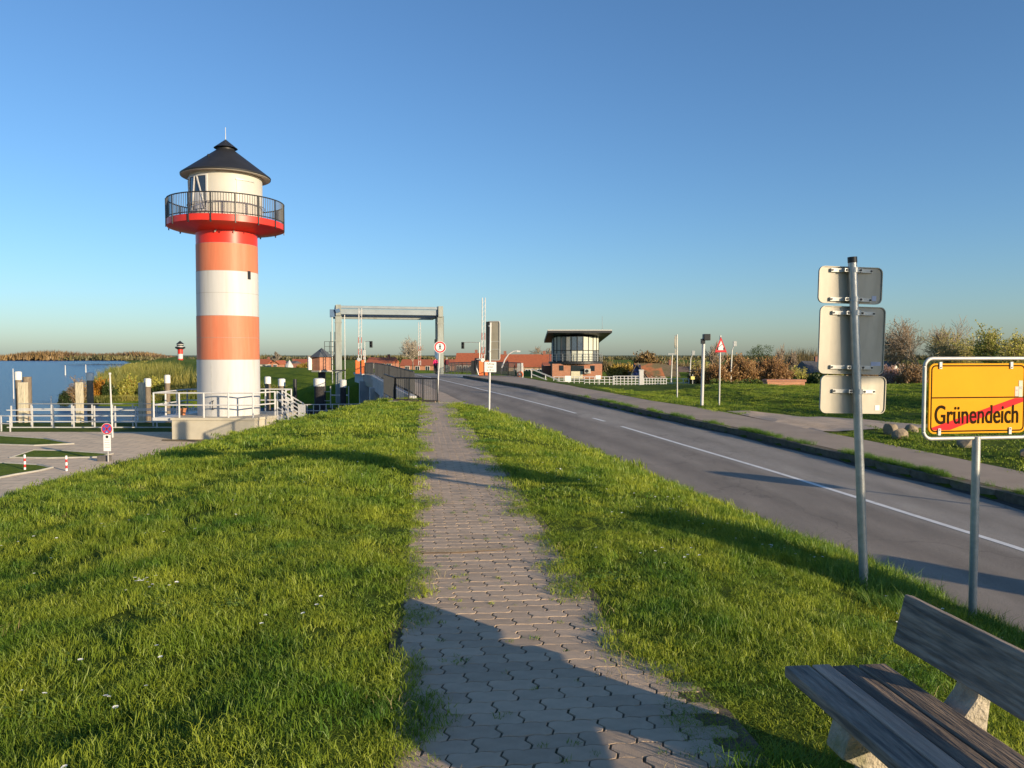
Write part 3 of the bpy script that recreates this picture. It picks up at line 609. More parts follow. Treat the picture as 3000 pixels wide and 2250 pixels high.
# gallery railing
RR = 3.50; bal = MB().cyl((0, 0, 0), (0, 0, 1.12), .019, n=5).mesh('baluster', dark_rail); NB = 144
for i in range(NB):
    a = 2 * math.pi * i / NB; o = link('baluster', bal, gal); o.location = (RR * math.cos(a), RR * math.sin(a), 9.42 - Z0)
post = MB().box((0, 0, .42), (.075, .05, 1.6)).mesh('railing_post', dark_rail)
for i in range(16):
    a = 2 * math.pi * i / 16 + .1; o = link('railing_post', post, gal); o.location = ((RR + .05) * math.cos(a), (RR + .05) * math.sin(a), 9.30 - Z0); o.rotation_euler.z = a + math.pi / 2
for zz, rr in ((10.55, .036), (9.47, .028)):
    MB().tube([(RR * math.cos(2 * math.pi * i / 72), RR * math.sin(2 * math.pi * i / 72), zz - Z0) for i in range(73)], rr, 6).build('railing_rail', dark_rail, gal, True)
MB().tube([(2.32 * math.cos(2 * math.pi * i / 60), 2.32 * math.sin(2 * math.pi * i / 60), 10.28 - Z0) for i in range(61)], .018, 6).build('handrail', galv, gal, True)
# curved glazing on the river side, door on the other, measured as angles from the direction to the camera
FA = math.atan2(0 - LY, 0 - LX)
def cyl_patch(name, a0, a1, z0, z1, r, m, par, n=8, t=.02):
    mb = MB(); vs = []
    for i in range(n + 1):
        a = FA + R(a0 + (a1 - a0) * i / n)
        for rr in (r, r - t):
            for z in (z0, z1): vs.append((rr * math.cos(a), rr * math.sin(a), z - Z0))
    fs = []
    for i in range(n):
        b = i * 4; c = b + 4; fs += [(b, c, c + 1, b + 1), (b + 2, b + 3, c + 3, c + 2), (b + 1, c + 1, c + 3, b + 3), (b, b + 2, c + 2, c)]
    fs += [(0, 1, 3, 2), (n * 4, n * 4 + 2, n * 4 + 3, n * 4 + 1)]
    return mb.add(vs, fs).build(name, m, par, smooth=True)
win_dark = mat('lantern_glass', (.03, .045, .07), rough=.05, var=.1, spec=.8)
pane_m = mat('white_board', (.72, .73, .72), rough=.5, var=.03)
for k in range(3): cyl_patch('window_pane', -150 + k * 40 + .8, -110 + k * 40 - .8, 9.85, 11.72, 2.195, win_dark, lh, 8)
cyl_patch('window_sill', -150, -30, 9.75, 9.85, 2.24, white_steel, lh, 24, .06); cyl_patch('window_head', -150, -30, 11.72, 11.80, 2.24, white_steel, lh, 24, .06)
cyl_patch('window_frame', -31.5, -29.0, 9.75, 11.80, 2.24, white_steel, lh, 1, .06)
def lp_(a, z, r=2.225): return (r * math.cos(FA + R(a)), r * math.sin(FA + R(a)), z - Z0)
for a0, a1 in ((-62, -54), (-33, -49), (-80, -72), (-102, -94), (-118, -110)):
    MB().bar(lp_(a0, 9.85), lp_(a1, 11.72), .07, .07).build('mullion', white_steel, lh)
cyl_patch('window_blind', -58, -37, 9.9, 10.85, 2.205, pane_m, lh, 4)
cyl_patch('door', 16, 46, 9.42, 11.55, 2.20, mat('door_cream', (.51, .495, .445), rough=.45, var=.03), lh, 8)
cyl_patch('door_lintel', 14.5, 47, 11.55, 11.62, 2.25, galv_dull, lh, 8, .08)
cyl_patch('tower_window', 39, 46, 6.02, 6.50, 1.90, black_metal, lh, 2, .06)
for a in (-20, 12):
    MB().cyl(lp_(a, 8.72, 1.85), lp_(a, 8.62, 1.99), .05, n=8).build('floodlight', galv_dull, lh)
cyl_patch('shutter_outline', -33, -31, -1.7, 1.15, 1.905, mat('grey_seam', (.5, .5, .48), rough=.6), lh, 1, .02)
MB().tube([lp_(-28, -1.45, 1.95), lp_(-28, -1.4, 2.05), lp_(-28, -1.0, 2.05), lp_(-28, -.95, 1.95)], .03, 6).build('grab_handle', black_metal, lh)

# plinth
con_light = mat('rendered_concrete', (.50, .46, .36), rough=.8, var=.08, scale=1.2, c3=(.40, .37, .29), c3scale=.8)
pl = thing('plinth', 'beige concrete plinth under the big lighthouse with white railings and stairs', 'plinth', (LX, LY, PARK))
def plp(px, Y): p = at(px, 1200, Y); return (p.x - LX, p.y - LY)
A = plp(503, 43.0); B = plp(745, 42.9); C = plp(806, 44.6); D = (C[0] + .2, 2.6); E_ = (A[0] - .1, 2.6)
deck_poly = [A, B, C, D, E_]
MB().prism(deck_poly, -.3, 1.10).build('base', con_light, pl)
cop = [(A[0] - .06, A[1] - .06), (B[0] + .03, B[1] - .06), (C[0] + .07, C[1] - .02), (D[0] + .06, D[1] + .05), (E_[0] - .06, E_[1] + .05)]
MB().prism(cop, 1.10, 1.24).build('deck_slab', con_light, pl)
left_ext = [(A[0] - 1.15, A[1] + .15), (A[0] - .07, A[1] + .15), (A[0] - .07, 2.4), (A[0] - 1.15, 2.4)]
MB().prism(left_ext, 1.06, 1.235).build('deck_slab', white_paint, pl)
def railing(par, pts, h, m, rails, gap, r=.03, pr=.035):
    for a, b in zip(pts[:-1], pts[1:]):
        a, b = Vector(a), Vector(b); n = max(1, round((b - a).length / gap))
        for i in range(n + 1):
            if i == 0 and a != Vector(pts[0]): continue
            p = a.lerp(b, i / n); MB().cyl(p, p + Vector((0, 0, h)), pr, n=8).build('post', m, par, True)
        for z in rails: MB().cyl(a + Vector((0, 0, z)), b + Vector((0, 0, z)), r, n=8).build('rail', m, par, True)
zt = 1.24
railing(pl, [(A[0] - 1.1, 2.2, zt), (A[0] - 1.1, A[1] + .2, zt), (A[0] + .4, A[1] + .05, zt), (B[0] - .1, B[1] + .08, zt), (C[0] - .02, C[1] + .05, zt)], 1.4, white_steel, (.7, 1.38), 1.5, .04, .05)
railing(pl, [(A[0] - 1.1, 2.2, zt), (D[0] - .2, 2.4, zt), (D[0] - .1, .9, zt)], 1.4, white_steel, (.7, 1.38), 1.8, .04, .05)
# stairs down to the right
s0 = Vector((C[0] + .05, C[1] + .25, 0)); 
for k in range(4):
    MB().box((s0.x + .17 + k * .30, s0.y + .35, 1.08 - k * .18), (.31, .9, .05)).build('step', white_steel, pl)
for yy in (-.14, .84):
    MB().bar((s0.x, s0.y + yy, 1.16), (s0.x + 1.35, s0.y + yy, .38), .05, .24).build('stringer', white_paint, pl)
    for zz in (.48, .94, 1.40): MB().bar((s0.x + .02, s0.y + yy, 1.24 + zz), (s0.x + 1.32, s0.y + yy, .45 + zz), .06, .06).build('rail', white_steel, pl)
    for k in range(3): MB().box((s0.x + .05 + k * .62, s0.y + yy, 1.24 + .68 - k * .37), (.07, .07, 1.45)).build('post', white_steel, pl)
MB().box((s0.x + 1.50, s0.y - .12, 1.12), (.36, .05, 1.45)).build('stair_panel', white_paint, pl)
# bare earth below the plinth
struct(drape('soil_strip', [(-19.6, 42.95), (-19.3, 42.2), (-16, 41.6), (-13.2, 42.0), (-12.2, 43.5), (-13.4, 44.4), (-14.6, 42.8)], mat('bare_earth', (.22, .165, .09), rough=1, var=.25, scale=5, bump=.5, bscale=40), .03, .6))
# flowerpot on the plinth
tp = thing('terracotta_pot', 'small terracotta pot on the lighthouse plinth', 'pot', (LX + A[0] - .2, LY - .6, PARK + 1.24))
MB().lathe([(0, 0), (.14, 0), (.2, .34), (.23, .34), (.23, .40), (.19, .40), (.17, .3), (0, .3)], n=20).build('pot', mat('terracotta', (.42, .17, .08), rough=.8), tp, True)
MB().lathe([(0, .36), (.16, .33), (.12, .42), (0, .46)], n=12).build('plant', mat('dry_plant', (.12, .10, .04)), tp)

# ------------------------------------------------------------------ quay railing, dolphins and river things
qr = thing('quay_railing', 'long white steel quay railing by the water beside the lighthouse', 'railing', (-30, 50, PARK))
QY = 50.0
xs0 = at(33, 1200, QY).x; xs1 = at(520, 1200, QY).x
n = 8
for i in range(n + 1):
    x = xs0 + (xs1 - xs0) * i / n - (-30)
    for dx, dy in ((0, 0), (.55, 1.2)):
        MB().box((x + dx, dy, .72), (.07, .07, 1.45)).build('post', white_steel, qr)
for dy, rails in ((0, (.0, .38, .75, 1.12)), (1.2, (.75, 1.12))):
    for z in rails: MB().bar((xs0 + 30 - .3, dy, z + .04), (xs1 + 30 + .5, dy, z + .04), .06, .06).build('rail', white_steel, qr)
MB().bar((xs0 + 30 - .3, 1.2, 1.50), (xs1 + 30 + .5, 1.2, 1.50), .05, .05).build('rail', galv, qr)
MB().box(((xs0 + xs1) / 2 + 30, .6, -.25), (xs1 - xs0 + 1, 1.6, .3)).build('walkway', concrete, qr)
ql = thing('ramp_railing', 'pale ramp railing at the far left end of the quay', 'railing', (at(20, 1240, 48).x, 48, PARK))
for i in range(3): MB().box((-.9 + i * .75, -.3 * i, .5), (.06, .06, 1.0)).build('post', white_steel, ql)
for z in (.5, .98): MB().bar((-1.4, .2, z), (.7, -.65, z), .05, .05).build('rail', white_steel, ql)
cap_m = mat('white_pile_cap', (.74, .73, .68), rough=.6, var=.08, scale=5)
pale_wood = mat('pale_timber', (.56, .50, .36), rough=.85, var=.22, scale=3, stretch=(5, 5, .6), c3=(.18, .16, .08), c3scale=3.5, c3amt=(.56, .72))  # pale timber tone with darker blotches
def pile(px, ytop, Y, wpx, cap, label, m=wood_old, name='mooring_pile', square=False):
    p = at(px, ytop, Y); r = wpx * Y / FPX / 2; base = -7.0
    t = thing(name, label, 'pile', (p.x, p.y, base), 0, 'timber mooring piles'); h = p.z - base
    if square: MB().box((0, 0, (h) / 2), (2 * r, 2 * r, h)).build('shaft', m, t, bevel=.02)
    else:
        ch = .55 if cap else 0
        MB().lathe([(0, 0), (r, 0), (r * .97, h - ch), (0, h - ch)], n=12).build('shaft', m, t, True)
        if cap: MB().lathe([(r * 1.12, h - .62), (r * 1.12, h - .06), (r * .7, h), (0, h)], n=12).build('cap', cap_m, t, True)
    return t
pile(53, 1088, 56, 17, True, 'white-capped dark pile, leftmost of the mooring piles')
pile(79, 1104, 58, 24, False, 'broad brown uncapped pile right of the leftmost white-capped pile')
pile(67, 1120, 54, 19, False, 'pale plank pile in front of the leftmost mooring piles', pale_wood, 'fender_pile', True)
pile(232, 1120, 54, 16, False, 'pale plank pile left of the second white-capped pile', pale_wood, 'fender_pile', True)
pile(263, 1090, 57, 18, True, 'white-capped pile in front of the orange willow scrub')
pile(415, 1121, 54, 15, False, 'pale plank pile left of the third white-capped pile', pale_wood, 'fender_pile', True)
pile(432, 1108, 57, 18, True, 'white-capped pile just left of the lighthouse plinth railing')
pile(490, 1098, 57, 15, True, 'white-capped pile half hidden behind the lighthouse plinth railing')
pile(784, 1103, 66, 17, True, 'white-capped pile just right of the lighthouse tower')
pile(825, 1109, 64, 19, True, 'white-capped pile above the lighthouse stairs')
pile(864, 1111, 63, 11, False, 'thin black pile right of the lighthouse stairs', black_metal)
pile(935, 1108, 60, 30, True, 'thick dark pile with white cap left under the brick hut', mat('tarred_timber', (.035, .033, .034), rough=.8, var=.3, scale=3))
pile(1005, 1112, 62, 18, True, 'dark pile with white cap in the bridge shadow', MATS['tarred_timber'])
for px, yt, Y, lab in ((146, 1160, 60, 'thin white withy stake in the water behind the quay railing'), (38, 1080, 120, 'small pale stake in the river at far left'), (191, 1070, 260, 'tiny pale stake far out in the river'), (251, 1068, 300, 'tiny pale stake near the far shore point')):
    p = at(px, yt, Y); t = thing('marker_stake', lab, 'stake', (p.x, p.y, -5.6)); h = p.z + 5.6
    MB().cyl((0, 0, 0), (.1 if Y == 60 else 0, 0, h), .05 * Y / 60, .03 * Y / 60, 6).build('stake', white_paint, t)
fp = at(329, 1243, 44); t = thing('flagpole', 'leaning slim white pole behind the no-stopping sign', 'pole', (fp.x, fp.y, PARK)); q = at(322, 1097, 44)
MB().cyl((0, 0, 0), (q.x - fp.x, 0, q.z - PARK), .06, .04, 10).build('pole', white_paint, t, True); MB().cyl((q.x - fp.x, 0, q.z - PARK), (q.x - fp.x, 0, q.z - PARK + .1), .07, n=8).build('finial', white_steel, t)

# ------------------------------------------------------------------ parking signs and bollards
sign_blue = mat('sign_blue', (.05, .10, .42), rough=.4, var=.05); sign_red = mat('sign_red', (.58, .03, .035), rough=.4, var=.05); sign_white = mat('sign_white', (.80, .80, .78), rough=.4, var=.03); sign_black = mat('sign_black', (.02, .02, .02), rough=.5); sign_grey_txt = mat('sign_print_grey', (.35, .35, .35), rough=.5)
alu = mat('sign_back_aluminium', (.40, .37, .30), rough=.5, metal=.12, var=.10, scale=3, stretch=(3, 3, 1), c3=(.34, .315, .25), c3scale=2)
def disc(r, y0, y1, n=36, cx=0, cz=0): return MB().slab([(cx + r * math.cos(2 * math.pi * i / n), cz + r * math.sin(2 * math.pi * i / n)) for i in range(n)], y0, y1)
b = onz(317, 1354, PARK); D_ = b.y; s = D_ / FPX
t = thing('parking_sign', 'round red and blue no-stopping sign with white text plate by the parking area', 'sign', (b.x, b.y, PARK))
zc = at(317, 1256, D_).z - PARK; rr = 16.3 * s
MB().cyl((0, 0, 0), (0, 0, zc + rr), .035, n=10).build('post', galv, t, True)
disc(rr * 1.02, -.06, -.045, cz=zc).build('plate', sign_white, t); disc(rr * .97, -.063, -.0605, cz=zc).build('red_ring', sign_red, t); disc(rr * .76, -.066, -.0635, cz=zc).build('blue_field', sign_blue, t)
for sgn in (1, -1):
    MB().box((0, -.068, zc), (rr * 1.6, .003, rr * .22), ax=Matrix.Rotation(R(45 * sgn), 3, 'Y')).build('red_bar', sign_red, t)
MB().box((0, -.071, zc - rr * .6), (rr * .3, .003, rr * .12)).build('white_arrow', sign_white, t)
ztp = at(317, 1274, D_).z - PARK; zbp = at(317, 1321, D_).z - PARK
MB().box((0, -.055, (ztp + zbp) / 2), (21 * s, .012, ztp - zbp)).build('text_plate', sign_white, t)
disc(4.2 * s, -.065, -.062, cz=ztp - 5.5 * s).build('pictogram', sign_black, t)
for k in range(4): MB().box((0, -.063, ztp - (15 + k * 7) * s), (15 * s, .002, 1.6 * s)).build('text_line', sign_grey_txt, t)
for px, py, lab in ((73, 1378, 'red and white banded bollard on the left grass of the parking area'), (195, 1381, 'red and white banded bollard beside the paved drive below the sign')):
    b = onz(px, py, PARK); t = thing('bollard', lab, 'bollard', b, 0, 'parking bollards'); h = 45 * b.y / FPX
    for k in range(5): MB().cyl((0, 0, h * k / 5 + (0 if k else -.1)), (0, 0, h * (k + 1) / 5), .042, n=12).build('band', sign_red if k % 2 else sign_white, t, True)
    MB().lathe([(.042, h), (.03, h + .02), (0, h + .025)], n=12).build('cap', sign_white, t)
b = onz(306, 1352, PARK); t = thing('kerb_block', 'small dark kerb block at the foot of the parking sign', 'block', b); MB().box((0, 0, .12), (.55, .25, .3)).build('block', mat('dark_concrete', (.12, .115, .11), rough=.9), t, bevel=.03)

# ------------------------------------------------------------------ sign assembly seen from behind (near)
def rrect(w, h, r, n=5):
    o = []
    for cx, cz, a0 in ((w / 2 - r, h / 2 - r, 0), (-w / 2 + r, h / 2 - r, 90), (-w / 2 + r, -h / 2 + r, 180), (w / 2 - r, -h / 2 + r, 270)):
        for i in range(n + 1):
            a = R(a0 + 90 * i / n); o.append((cx + r * math.cos(a), cz + r * math.sin(a)))
    return o
P0 = onz(2532, 1735, -.45); SY = P0.y; P1 = at(2497, 757, SY)
t = thing('road_sign', 'leaning galvanised post with three blank grey sign backs beside the road', 'sign', P0)
ld = (P1 - P0); 
MB().cyl((0, 0, 0), ld, .037, n=20).build('post', galv, t, True)
MB().cyl(ld * .987, ld * 1.004, .0395, n=20).build('post_cap', black_metal, t, True)
sticker_m = mat('sticker_blue_grey', (.42, .47, .62), rough=.5)
for k, (x0, x1, y0, y1) in enumerate(((2395, 2585, 782, 890), (2397, 2591, 898, 1096), (2400, 2595, 1101, 1211))):
    Yp = SY + .062; a, b_ = at(x0, y0, Yp), at(x1, y1, Yp); w, h = b_.x - a.x, a.z - b_.z
    c = (a + b_) / 2 - P0; rz = R(6)
    pm = Matrix.Translation(c) @ Matrix.Rotation(rz, 4, 'Z') @ Matrix.Rotation(R(1.3), 4, 'Y')
    def sub(mb, name, m, par, bevel=0):
        o = mb.build(name, m, par, bevel=bevel); return o
    pan = MB().slab(rrect(w / .98, h, .05), -.006, .006).build('sign_panel', alu, t); pan.matrix_local = pm
    ring = rrect(w / .98, h, .05); vs = [(x, z) for x, z in ring]; mbr = MB(); nn = len(ring); inn = rrect(w / .98 - .014, h - .014, .043)
    mbr.add([(x, -.016, z) for x, z in ring] + [(x, -.016, z) for x, z in inn] + [(x, -.0062, z) for x, z in ring] + [(x, -.0062, z) for x, z in inn],
            [f for i in range(nn) for j in ((i + 1) % nn,) for f in ((i, j, nn + j, nn + i), (2 * nn + i, 3 * nn + i, 3 * nn + j, 2 * nn + j), (i, 2 * nn + i, 2 * nn + j, j), (nn + i, nn + j, 3 * nn + j, 3 * nn + i))])
    mbr.build('panel_rim', alu, pan)
    for zz in ((h / 2 - .035, -h / 2 + .035) if k == 0 else (h / 2 - .06, -h / 2 + .06) if k == 1 else (0.03,)):
        MB().box((0, -.0165, zz), (w * .66, .02, .032)).build('bracket', galv_dull, pan)
        px = ld.x * ((c.z + zz) / ld.z) - c.x
        MB().cyl((px, -.062, zz - .022), (px, -.062, zz + .022), .041, n=18).build('clamp', galv, pan, True)
        for sx in (-.062, .062): MB().box((px + sx, -.045, zz), (.04, .04, .03)).build('clamp_lug', galv, pan); 
        for sx in (-.062, .062): MB().cyl((px + sx, -.07, zz), (px + sx, -.064, zz), .011, n=8).build('bolt', black_metal, pan)
        for sx in (-w * .31, w * .31): MB().cyl((sx, -.032, zz), (sx, -.026, zz), .009, n=8).build('bolt', black_metal, pan)
    MB().box((w * .39, -.0075, -h * .34), (.04 if k != 1 else .09, .002, .045 if k != 1 else .035)).build('sticker', sticker_m if k < 2 else sign_white, pan)

# ------------------------------------------------------------------ yellow town sign
yel = mat('sign_yellow', (.70, .315, .002), rough=.6, var=.05, scale=1.5, spec=.12); yel_b = mat('sign_print_brown_black', (.028, .016, .008), rough=.8, spec=.03)
t = thing('town_sign', 'yellow end-of-town sign reading Grünendeich with a red diagonal stripe', 'sign', (4.24, 7.0, -1.0), R(9))
pc = 1.256 + 1.0
MB().cyl((0, .0, 0), (0, 0, pc - .35), .035, n=18).build('post', galv, t, True)
fr = rrect(1.075, .725, .075, 7); fr3 = [(x, 0, z + pc) for x, z in fr]
MB().tube(fr3 + [fr3[0], fr3[1]], .0165, 10).build('frame', galv_dull, t, True)
pan = MB().slab([(x, z + pc) for x, z in rrect(.985, .635, .055, 6)], -.008, .008).build('panel', yel, t)
def ringpart(name, w, h, r, wd, y, m, par):
    a, b = rrect(w, h, r, 6), rrect(w - 2 * wd, h - 2 * wd, max(r - wd, .005), 6); n = len(a)
    return MB().add([(x, y, z + pc) for x, z in a] + [(x, y, z + pc) for x, z in b], [(i, (i + 1) % n, n + (i + 1) % n, n + i) for i in range(n)]).build(name, m, par)
ringpart('border_line', .955, .605, .045, .012, -.0095, yel_b, pan)
MB().box((0, -.0095, pc + .008), (.931, .002, .011)).build('divider_line', yel_b, pan)
# red diagonal stripe in the lower field
st = [(-.462, -.275), (-.462, -.262), (.38, .0), (.462, .0), (.462, -.035), (-.28, -.285), (-.44, -.285)]
MB().add([(x, -.0110, z + pc) for x, z in st], [tuple(range(len(st)))]).build('red_stripe', mat('sign_stripe_red', (.62, .02, .025), rough=.6, var=.04, spec=.1), pan)
lt = text_mesh('Grünendeich', .238, .74, yel_b, off=.0022); o = link('lettering', lt, pan)
bx = [v.co.x for v in lt.vertices]; wd_ = max(bx) - min(bx); o.scale = (0.85 / wd_, 1, 1); o.location = (-.008, -.0125, pc - .155)
for sx in (-.39, .33):
    for zz in (.30, -.30):
        c_ = MB().box((sx, -.014, pc + zz), (.026, .012, .062)).build('clip', white_steel, pan); MB().cyl((sx, -.024, pc + zz * .94), (sx, -.02, pc + zz * .94), .006, n=6).build('screw', black_metal, c_)
for (sx, sz, w, h, m) in ((.435, .085, .04, .15, mat('sticker_pale_green', (.46, .52, .40), rough=.6)), (.395, .06, .035, .09, mat('sticker_pink', (.66, .5, .45))),):
    s_ = MB().box((sx, -.0098, pc + sz), (w, .002, h)).build('sticker', m, pan)
    MB().box((sx, -.0112, pc + sz + .01), (w * .6, .001, h * .18)).build('sticker_print', sign_grey_txt, s_)

# ------------------------------------------------------------------ bench
bench_m = mat('weathered_bench_plank', (.235, .19, .15), rough=.85, var=.45, scale=5, stretch=(9, .9, 9), bump=.6, bscale=9, rnd=.12, c3=(.095, .085, .075), c3scale=3.2, c3amt=(.48, .62))
bench_b = mat('brown_bench_plank', (.50, .35, .26), rough=.75, var=.3, scale=3.5, stretch=(14, .9, 14), bump=.5, bscale=9, c3=(.34, .25, .20), c3scale=2, c3amt=(.5, .7))
bench_c = mat('rough_bench_concrete', (.40, .35, .27), rough=.95, var=.25, scale=14, bump=.8, bscale=60, c3=(.20, .20, .10), c3scale=5, c3amt=(.55, .7))
t = thing('park_bench', 'weathered timber bench on concrete legs beside the path at lower right', 'bench', (1.11, 3.09, -.08), PA)
zs = .465
bench_d = mat('dark_brown_bench_plank', (.20, .15, .11), rough=.85, var=.4, scale=5, stretch=(9, .9, 9), bump=.6, bscale=9, c3=(.10, .08, .065), c3scale=3.2, c3amt=(.48, .62))
for k, m in enumerate((bench_m, bench_b, bench_d, bench_d)):
    w = (.105, .075, .10, .115)[k]; x0 = (0, .112, .193, .302)[k]
    MB().box((x0 + w / 2, -.95 - .01 * k, zs - .0225 + (.0, .004, .0, .004)[k]), (w, 1.9, .045)).build('seat_plank', m, t, bevel=.006)
bk = MB().box((0, -.95, 0), (.042, 1.9, .205)).build('backrest_plank', bench_m, t, bevel=.006); bk.location = (.50, -.02, .645); bk.rotation_euler = (0, R(14), 0)
for yy in (-.38, -1.55):
    prof = [(.06, 0), (.44, 0), (.63, .02), (.555, .38), (.57, .52), (.60, .66), (.555, .68), (.51, .50), (.445, zs - .052), (.03, zs - .052), (.0, zs - .16), (.12, zs - .22)]
    MB().slab([(x, z - .12 if z < .05 else z) for x, z in prof], yy - .06, yy + .06).build('leg', bench_c, t, bevel=.012)

# ------------------------------------------------------------------ the bascule bridge
BH = R(14.2)                                    # heading of the bridge, left of straight ahead
bdir = Vector((-math.sin(BH), math.cos(BH), 0)); brt = Vector((math.cos(BH), math.sin(BH), 0))
paint_green = mat('pale_grey_green_steel', (.27, .30, .275), rough=.5, var=.12, scale=1.5, stretch=(2, 2, .5), c3=(.20, .21, .18), c3scale=1.2, c3amt=(.5, .75))
paint_beam = mat('pale_blue_grey_steel', (.25, .30, .33), rough=.42, var=.08, scale=1)
blue_steel = mat('blue_machine_paint', (.08, .15, .26), rough=.45, var=.1)
br = thing('bascule_bridge', 'grey bascule bridge with a tall steel portal across the road', 'bridge', (-7, 60, -.2))
O = Vector((-7, 60, -.2))
def bl(x, y, z): return Vector((x, y, z)) - O
# deck, edge beams, piers (left side visible)
def ledge(y): return float(nearx(y)) - 1.75
def redge(y): return float(sidex(y)) + .15
mb = MB(); ys = list(np.arange(35, 98, 3.0)); vs = []; fs = []
for y in ys:
    for x, z in ((ledge(y), .02), (redge(y), .02), (redge(y) , -.75), (ledge(y) , -.75)): vs.append(bl(x, y, float(road_z(y)) - .05 + z))
for i in range(len(ys) - 1):
    a, c = i * 4, i * 4 + 4; fs += [(a + k, c + k, c + (k + 1) % 4, a + (k + 1) % 4) for k in range(4)]
fs += [(0, 1, 2, 3), tuple(range(len(vs) - 4, len(vs)))]
mb.add(vs, fs).build('deck', concrete, br)
pale_con = mat('shaded_pale_concrete', (.50, .50, .48), rough=.8, var=.08, scale=1.2, c3=(.40, .41, .40), c3scale=.9)
mb = MB()
for y0, y1 in ((34, 64.0), (78.5, 96)):
    a, b = bl(ledge(y0) - .12, y0, float(road_z(y0))), bl(ledge(y1) - .12, y1, float(road_z(y1)))
    MB().bar(a + Vector((0, 0, -.02)), b + Vector((0, 0, -.02)), .30, .28).build('edge_beam', pale_con, br)
    MB().bar(a + Vector((.1, 0, -.62)), b + Vector((.1, 0, -.62)), .2, .9).build('girder', pale_con, br)
# abutment wall with wing, pier
aw = [(ledge(34) - .1, 34.2), (ledge(34) + 2, 33.6), (ledge(43) + 2.2, 43.0), (ledge(43), 43.0)]
MB().prism([(x - O.x, y - O.y) for x, y in aw], -7.2, -.75).build('abutment', pale_con, br)
for y in (50.5, 62.8, 79.5):
    p = bl(ledge(y) + 2.6, y, 0); MB().box((p.x, p.y, -4.0), (6.0, 1.5, 6.4), BH).build('pier', pale_con, br)
MB().bar(bl(ledge(63) + .3, 63.5, -.9), bl(ledge(78) + .3, 78, -1.0), .5, .8).build('bascule_girder', paint_green, br)
# portal
PLf = at(992, 1060, 78.0); PRt = at(1289, 1060, 80.6); Lp = Vector((PLf.x, 78.0, -.2)); Rp = Vector((PRt.x, 80.6, -.2)); prt = (Rp - Lp).normalized(); pfw = Vector((-prt.y, prt.x, 0)); prz = math.atan2(prt.y, prt.x)
for p, nm in ((Lp, 'pillar'), (Rp, 'pillar')):
    q = p - O
    MB().box((q.x, q.y, 1.4), (.62, .9, 8.8), prz).build('pillar', paint_green, br, bevel=.03)
    for zz in (5.15, 3.3, .1): MB().box((q.x, q.y, zz), (.70, .98, .1), prz).build('pillar_collar', paint_green, br)
    for s_ in (-1, 1):
        w_ = .62 if p is Lp else .40; e = q + prt * (w_ * s_) + pfw * (-.3 if p is Lp else .2); MB().cyl((e.x, e.y, -1.0), (e.x, e.y, 5.9), .05, n=8).build('guide_rod', galv if p is Lp else dark_rail, br)
zt_ = lambda z: z - O.z
def beam(z0, z1, f0, f1, name='cross_beam', m=paint_beam, e0=.35, e1=.15):
    a = Lp + prt * -e0 - O; b = Rp + prt * e1 - O; c = (a + b) / 2 + pfw * ((f0 + f1) / 2)
    return MB().box((c.x, c.y, zt_((z0 + z1) / 2)), ((b - a).length, f1 - f0, z1 - z0), prz).build(name, m, br, bevel=.04)
beam(6.35, 6.62, -.5, -.1, 'top_rail'); beam(5.75, 6.30, -.35, .6); beam(5.62, 5.95, 2.0, 3.0); beam(5.55, 6.2, 5.2, 5.7, m=paint_green)
for f in np.linspace(.0, 1, 2):
    pass
for p in (Lp, Rp):
    q = p - O
    MB().box((q.x, q.y, zt_(6.15)), (.5, 1.3, 1.1), prz).build('beam_bracket', paint_green, br)
    a = q + pfw * .4; b = q + pfw * 5.4; MB().bar((a.x, a.y, zt_(5.9)), (b.x, b.y, zt_(5.85)), .35, .5).build('rocker_arm', paint_green, br)
q = Lp - O + prt * -.55
MB().box((q.x, q.y, zt_(5.85)), (.55, .9, .75), prz).build('motor_housing', blue_steel, br); MB().cyl(q + Vector((.35, -.2, zt_(6.0))), q + Vector((.75, -.1, zt_(6.15))), .42, n=16).build('winch_drum', blue_steel, br)
# ladder and landings on the left pillar
for zz in (2.95, 1.7):
    a = Lp - O + prt * -.9; MB().box((a.x, a.y, zt_(zz) - 1.0), (1.0, .9, .05), prz).build('landing', dark_rail, br)
    for sx in (-.48, .0, .48):
        b = a + prt * sx + pfw * -.42; MB().cyl((b.x, b.y, zt_(zz) - 1), (b.x, b.y, zt_(zz) + .05), .03, n=6).build('landing_post', dark_rail, br)
    for dz in (.05, -.45):
        MB().bar(a + prt * -.48 + pfw * -.42 + Vector((0, 0, zt_(zz) + dz)), a + prt * .48 + pfw * -.42 + Vector((0, 0, zt_(zz) + dz)), .04, .04).build('landing_rail', dark_rail, br)
for s_ in (-.35, -.75):
    a = Lp - O + prt * s_ + pfw * .3; MB().cyl((a.x, a.y, -.5), (a.x, a.y, 4.2), .03, n=6).build('ladder_stile', dark_rail, br)

